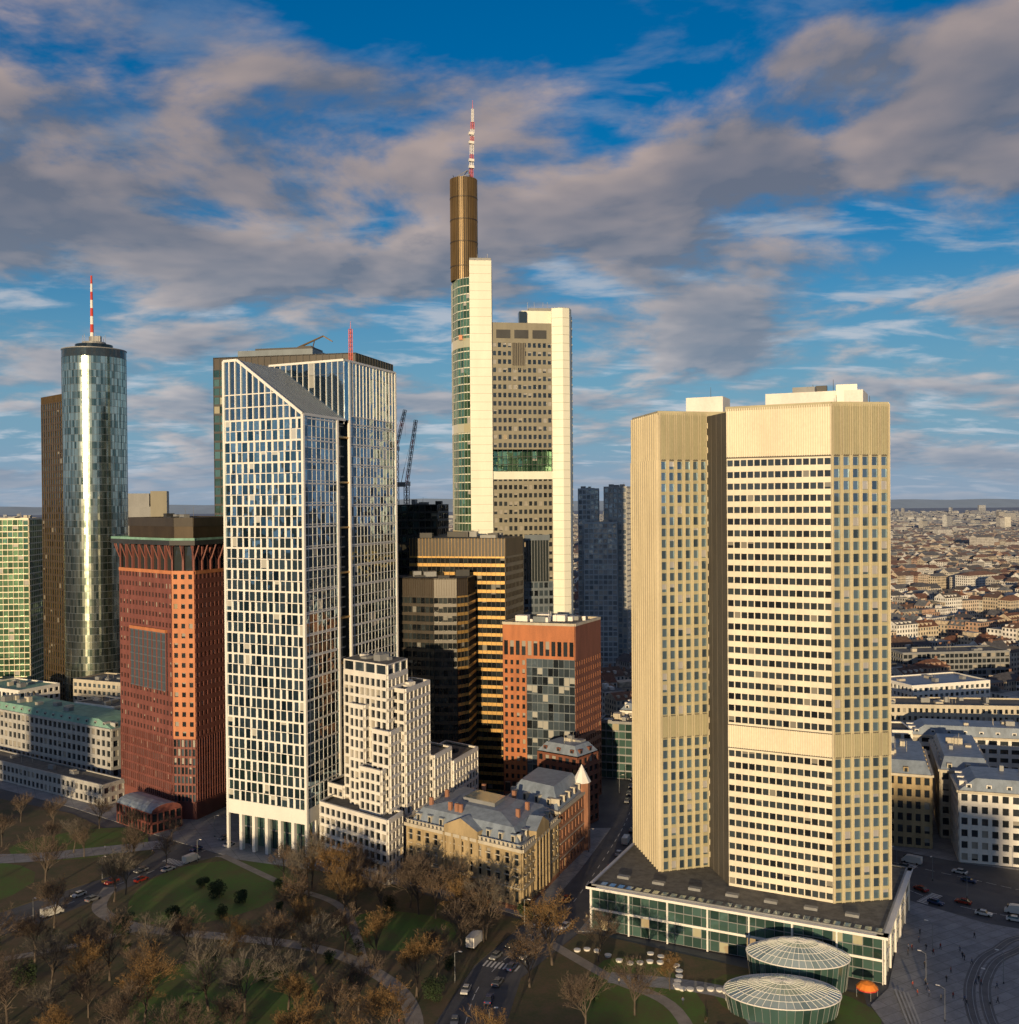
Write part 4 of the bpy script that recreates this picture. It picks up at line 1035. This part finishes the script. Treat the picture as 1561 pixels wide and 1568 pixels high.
for x, y in ((98, 232), (101, 250), (110, 268), (112, 240), (120, 250)): lamp(x, y, 2.5)
mb = MB('round_stone_seat')
for k in range(12):
    t0, t1 = k*math.pi/6, (k+1)*math.pi/6
    mb.face([(.8*math.cos(t0), .8*math.sin(t0), 0), (.8*math.cos(t1), .8*math.sin(t1), 0), (.95*math.cos(t1), .95*math.sin(t1), .5), (.95*math.cos(t0), .95*math.sin(t0), .5)], whtmet)
    mb.face([(.95*math.cos(t0), .95*math.sin(t0), .5), (.95*math.cos(t1), .95*math.sin(t1), .5), (0, 0, .56)], whtmet)
SMM = mb.make(loc=(0, 0, 0), link=False)
def seat(x, y): o = bpy.data.objects.new('round_stone_seat', SMM); o.location = (x, y, .14); SC.collection.objects.link(o)
for k in range(17): t = k/16; seat(36+14*t+3*math.sin(t*9), 264-24*t+3.5*math.cos(t*7))
for k in range(8): seat(46+k*3.6, 227-1.5*math.sin(k*.5))
for k in range(9): seat(17+k*2.6, 270-1.2*k+2*math.sin(k))
mb = MB('bench')
for i in range(4): mb.box((0, -.2+i*.13, .45), (1.8, .1, .04), brownm, bottom=True)
for i in range(3): mb.box((0, .3, .55+i*.13), (1.8, .04, .1), brownm, bottom=True)
for x in (-.75, .75): mb.box((x, .05, 0), (.06, .5, .45), darkm); mb.box((x, .32, .0), (.06, .05, .95), darkm)
BM = mb.make(loc=(0, 0, 0), link=False)
for x, y, a in ((-70, 287, .2), (-60, 280, .4), (-92, 292, 3.), (-40, 268, .8), (-128, 321, .5), (30, 252, .6), (44, 233, 1.2)):
    o = bpy.data.objects.new('park_bench', BM); o.location = (x, y, .14); o.rotation_euler = (0, 0, a); SC.collection.objects.link(o)
orange = solid('orange_fabric', (.80, .24, .03), .7, .2)
mb = MB('orange_market_tent')
for k in range(12):
    t0, t1 = k*math.pi/6, (k+1)*math.pi/6
    f_ = lambda t, r, z: (r*math.cos(t), r*math.sin(t), z)
    mb.face([f_(t0, 2.6, 2.3), f_(t1, 2.6, 2.3), f_(t1, 1.6, 3.3), f_(t0, 1.6, 3.3)], orange); mb.face([f_(t0, 1.6, 3.3), f_(t1, 1.6, 3.3), (0, 0, 3.8)], orange); mb.face([f_(t0, 2.6, 2.0), f_(t1, 2.6, 2.0), f_(t1, 2.6, 2.3), f_(t0, 2.6, 2.3)], redmet)
    if k % 3 == 0: mb.tube(f_(t0, 2.5, 0), f_(t0, 2.5, 2.3), .05, .05, greym, 6)
o = mb.make(loc=(0, 0, 0)); o.location = (84.5, 244, .14)
# ------------------------------------------------------------------ pedestrians
skin = solid('skin', (.45, .28, .2), .6, .1, simple=True); hairm = solid('hair', (.04, .025, .015), .8, .2, simple=True); trous = solid('trousers', (.03, .035, .05), .9, .2, simple=True)
def person(seed, jc):
    rg = random.Random(seed); jm = solid('jacket', jc, .85, .2, simple=True); st = rg.uniform(.15, .33)
    V = [(0, 0, .95), (0, 0, 1.2), (0, 0, 1.42), (0, .0, 1.52), (0, .02, 1.66), (-.19, 0, 1.4), (-.24, -st*.5, 1.14), (-.23, -st*.2+.08, .9), (.19, 0, 1.4), (.24, st*.5, 1.14), (.23, st*.4+.1, .9),
         (-.1, 0, .9), (-.1, st*.7, .5), (-.1, st, .09), (-.1, st+.16, .05), (.1, 0, .9), (.1, -st*.4, .5), (.1, -st, .1), (.1, -st+.16, .05), (0, .01, 1.76)]
    E = [(0, 1), (1, 2), (2, 3), (3, 4), (4, 19), (2, 5), (5, 6), (6, 7), (2, 8), (8, 9), (9, 10), (0, 11), (11, 12), (12, 13), (13, 14), (0, 15), (15, 16), (16, 17), (17, 18)]
    rad = [.15, .15, .15, .06, .1, .08, .055, .04, .08, .055, .04, .1, .075, .05, .045, .1, .075, .05, .045, .085]
    me = bpy.data.meshes.new('p'); me.from_pydata(V, E, []); o = bpy.data.objects.new('p', me); SC.collection.objects.link(o)
    md = o.modifiers.new('s', 'SKIN')
    for i, s in enumerate(me.skin_vertices[0].data): s.radius = (rad[i], rad[i]*.8 if i < 3 else rad[i]); s.use_root = (i == 0)
    sb = o.modifiers.new('b', 'SUBSURF'); sb.levels = 1; sb.render_levels = 1
    dg = bpy.context.evaluated_depsgraph_get(); m2 = bpy.data.meshes.new_from_object(o.evaluated_get(dg)); bpy.data.objects.remove(o)
    m2.materials.clear()
    for m in (jm, trous, skin, hairm): m2.materials.append(m)
    for p in m2.polygons:
        z = p.center.z; p.material_index = 3 if (z > 1.71 or (z > 1.58 and p.center.y < -.03)) else 2 if z > 1.5 else 1 if (z < .92 and abs(p.center.x) < .19) else (2 if z < .93 else 0); p.use_smooth = True
    return m2
PM = [person(i, c) for i, c in enumerate(((.03, .03, .04), (.25, .04, .03), (.1, .12, .2), (.3, .27, .2), (.05, .05, .05)))]
def ped(x, y): o = bpy.data.objects.new('pedestrian', rc_.choice(PM)); o.location = (x, y, .14); o.rotation_euler = (0, 0, rc_.uniform(0, 6.28)); SC.collection.objects.link(o)
for i in range(30): t = rc_.random(); ped(rc_.uniform(93, 118)+t*10, 236+t*45)
for p in ((-140, 352), (-128, 355), (-60, 277), (-34, 256), (26, 251), (40, 241), (21, 290), (23, 296), (30, 312), (-6, 305), (-122, 347), (-96, 285), (-30, 250), (55, 245), (78, 246), (36, 330), (-26, 232)): ped(*p)

# ------------------------------------------------------------------ sky / world
w = bpy.data.worlds.new('World'); SC.world = w; w.use_nodes = True; nt = w.node_tree
for n_ in list(nt.nodes): nt.nodes.remove(n_)
out = nd(nt, 'ShaderNodeOutputWorld'); bg = nd(nt, 'ShaderNodeBackground'); lk(nt, bg.outputs[0], out.inputs[0]); bg.inputs['Strength'].default_value = .145
sky = nd(nt, 'ShaderNodeTexSky'); sky.sky_type = 'NISHITA'; sky.sun_disc = False; sky.sun_elevation = math.radians(SUN_EL)
sunx, suny = math.sin(math.radians(SUN_AZ)), -math.cos(math.radians(SUN_AZ))
sky.sun_rotation = math.atan2(sunx, suny); sky.altitude = 100; sky.air_density = 1.2; sky.dust_density = .5; sky.ozone_density = 4
tc = nd(nt, 'ShaderNodeTexCoord'); sp = nd(nt, 'ShaderNodeSeparateXYZ'); lk(nt, tc.outputs['Generated'], sp.inputs[0])
zc = mth(nt, 'MAXIMUM', sp.outputs[2], 0.0); den = mth(nt, 'ADD', zc, .17)
cb = nd(nt, 'ShaderNodeCombineXYZ'); lk(nt, mth(nt, 'DIVIDE', sp.outputs[0], den), cb.inputs[0]); lk(nt, mth(nt, 'DIVIDE', sp.outputs[1], den), cb.inputs[1])
mpg = nd(nt, 'ShaderNodeMapping'); lk(nt, cb.outputs[0], mpg.inputs[0]); mpg.inputs['Location'].default_value = (3.7, 1.2, 0); mpg.inputs['Rotation'].default_value = (0, 0, .25)
mpo = nd(nt, 'ShaderNodeMapping'); lk(nt, mpg.outputs[0], mpo.inputs[0]); mpo.inputs['Location'].default_value = (sunx*.10-.04, suny*.09, 0)
n1 = noise(nt, mpg.outputs[0], 1.6, 7, .58, .2); n2 = noise(nt, mpo.outputs[0], 1.6, 4, .58, .2)
dens = n1
def bias(px, py, rx, ry, amp):
    d = Vector(((px-780)/1572, 1, (768-py)/1572)).normalized(); global dens
    s1 = nd(nt, 'ShaderNodeVectorMath', operation='SUBTRACT'); lk(nt, tc.outputs['Generated'], s1.inputs[0]); s1.inputs[1].default_value = d
    s2 = nd(nt, 'ShaderNodeVectorMath', operation='MULTIPLY'); lk(nt, s1.outputs[0], s2.inputs[0]); s2.inputs[1].default_value = (1500/rx, 1.5, 1500/ry)
    s3 = nd(nt, 'ShaderNodeVectorMath', operation='LENGTH'); lk(nt, s2.outputs[0], s3.inputs[0])
    dens = mth(nt, 'ADD', dens, maprange(nt, s3.outputs['Value'], 0, 1, amp, 0))
bias(600, 190, 420, 160, .12); bias(250, 340, 520, 190, .12); bias(1420, 210, 380, 220, .13); bias(1080, 480, 260, 100, .08)
bias(600, 0, 440, 100, -.20); bias(1000, 130, 230, 140, -.17); bias(1150, 0, 420, 80, -.14)
cov = maprange(nt, dens, .44, .59)
lightv = mth(nt, 'ADD', mth(nt, 'MULTIPLY', mth(nt, 'SUBTRACT', n1, n2), 4.4), .30, clamp=True)
edge = maprange(nt, dens, .50, .72, 1., .2)
lightv = mth(nt, 'MULTIPLY', lightv, edge)
sat = nd(nt, 'ShaderNodeHueSaturation'); sat.inputs['Saturation'].default_value = 1.25; lk(nt, sky.outputs[0], sat.inputs['Color'])
skc = mixc(nt, 1., sat.outputs[0], (.55, .88, 1.0), 'MULTIPLY')
skc = mixc(nt, maprange(nt, zc, .0, .28, .85, 0), skc, (1.5, 2.6, 3.9))
mp2 = nd(nt, 'ShaderNodeMapping'); lk(nt, cb.outputs[0], mp2.inputs[0]); mp2.inputs['Scale'].default_value = (.8, 1.5, 1); mp2.inputs['Rotation'].default_value = (0, 0, -.2)
n3 = noise(nt, mp2.outputs[0], 3.4, 6, .58, .3)
cov2 = mth(nt, 'MULTIPLY', maprange(nt, n3, .49, .68, 0, .75), maprange(nt, zc, .22, .42, 1., .35))
skc = mixc(nt, cov2, skc, mixc(nt, maprange(nt, zc, .03, .35), (4.3, 4.5, 4.9), (2.6, 2.7, 3.0)))
warm = mixc(nt, maprange(nt, zc, .08, .34), (4.7, 4.2, 4.0), (4.2, 3.15, 2.6))
shade = mixc(nt, lightv, mixc(nt, maprange(nt, zc, .05, .3), (1.4, 1.8, 2.4), (1.0, 1.1, 1.42)), warm)
cl = mixc(nt, mth(nt, 'MULTIPLY', cov, .92), skc, shade)
hz = mixc(nt, maprange(nt, zc, 0, .06, .75, 0), cl, (2.0, 2.5, 3.2))
lk(nt, hz, bg.inputs['Color'])

sd = bpy.data.lights.new('sun', 'SUN'); sd.energy = 4.8; sd.angle = math.radians(.5); sd.color = (1, .74, .42)
so = bpy.data.objects.new('sun', sd); SC.collection.objects.link(so); so.location = (0, 0, 400)
el = math.radians(SUN_EL); sv = Vector((sunx*math.cos(el), suny*math.cos(el), math.sin(el)))
so.rotation_euler = sv.to_track_quat('Z', 'Y').to_euler()

# ------------------------------------------------------------------ camera
cam = bpy.data.cameras.new('camera'); co = bpy.data.objects.new('camera', cam); SC.collection.objects.link(co)
cam.sensor_fit = 'VERTICAL'; cam.sensor_height = 24; cam.lens = 24*1572/1568; cam.clip_start = 1; cam.clip_end = 60000
co.matrix_world = Matrix.Translation((0, 0, 119)) @ Matrix.Rotation(math.radians(90-.58), 4, 'X') @ Matrix.Rotation(math.radians(-.45), 4, 'Z')
SC.camera = co
SC.view_settings.view_transform = 'Standard'; SC.view_settings.look = 'None'; SC.view_settings.exposure = 0; SC.view_settings.gamma = 1
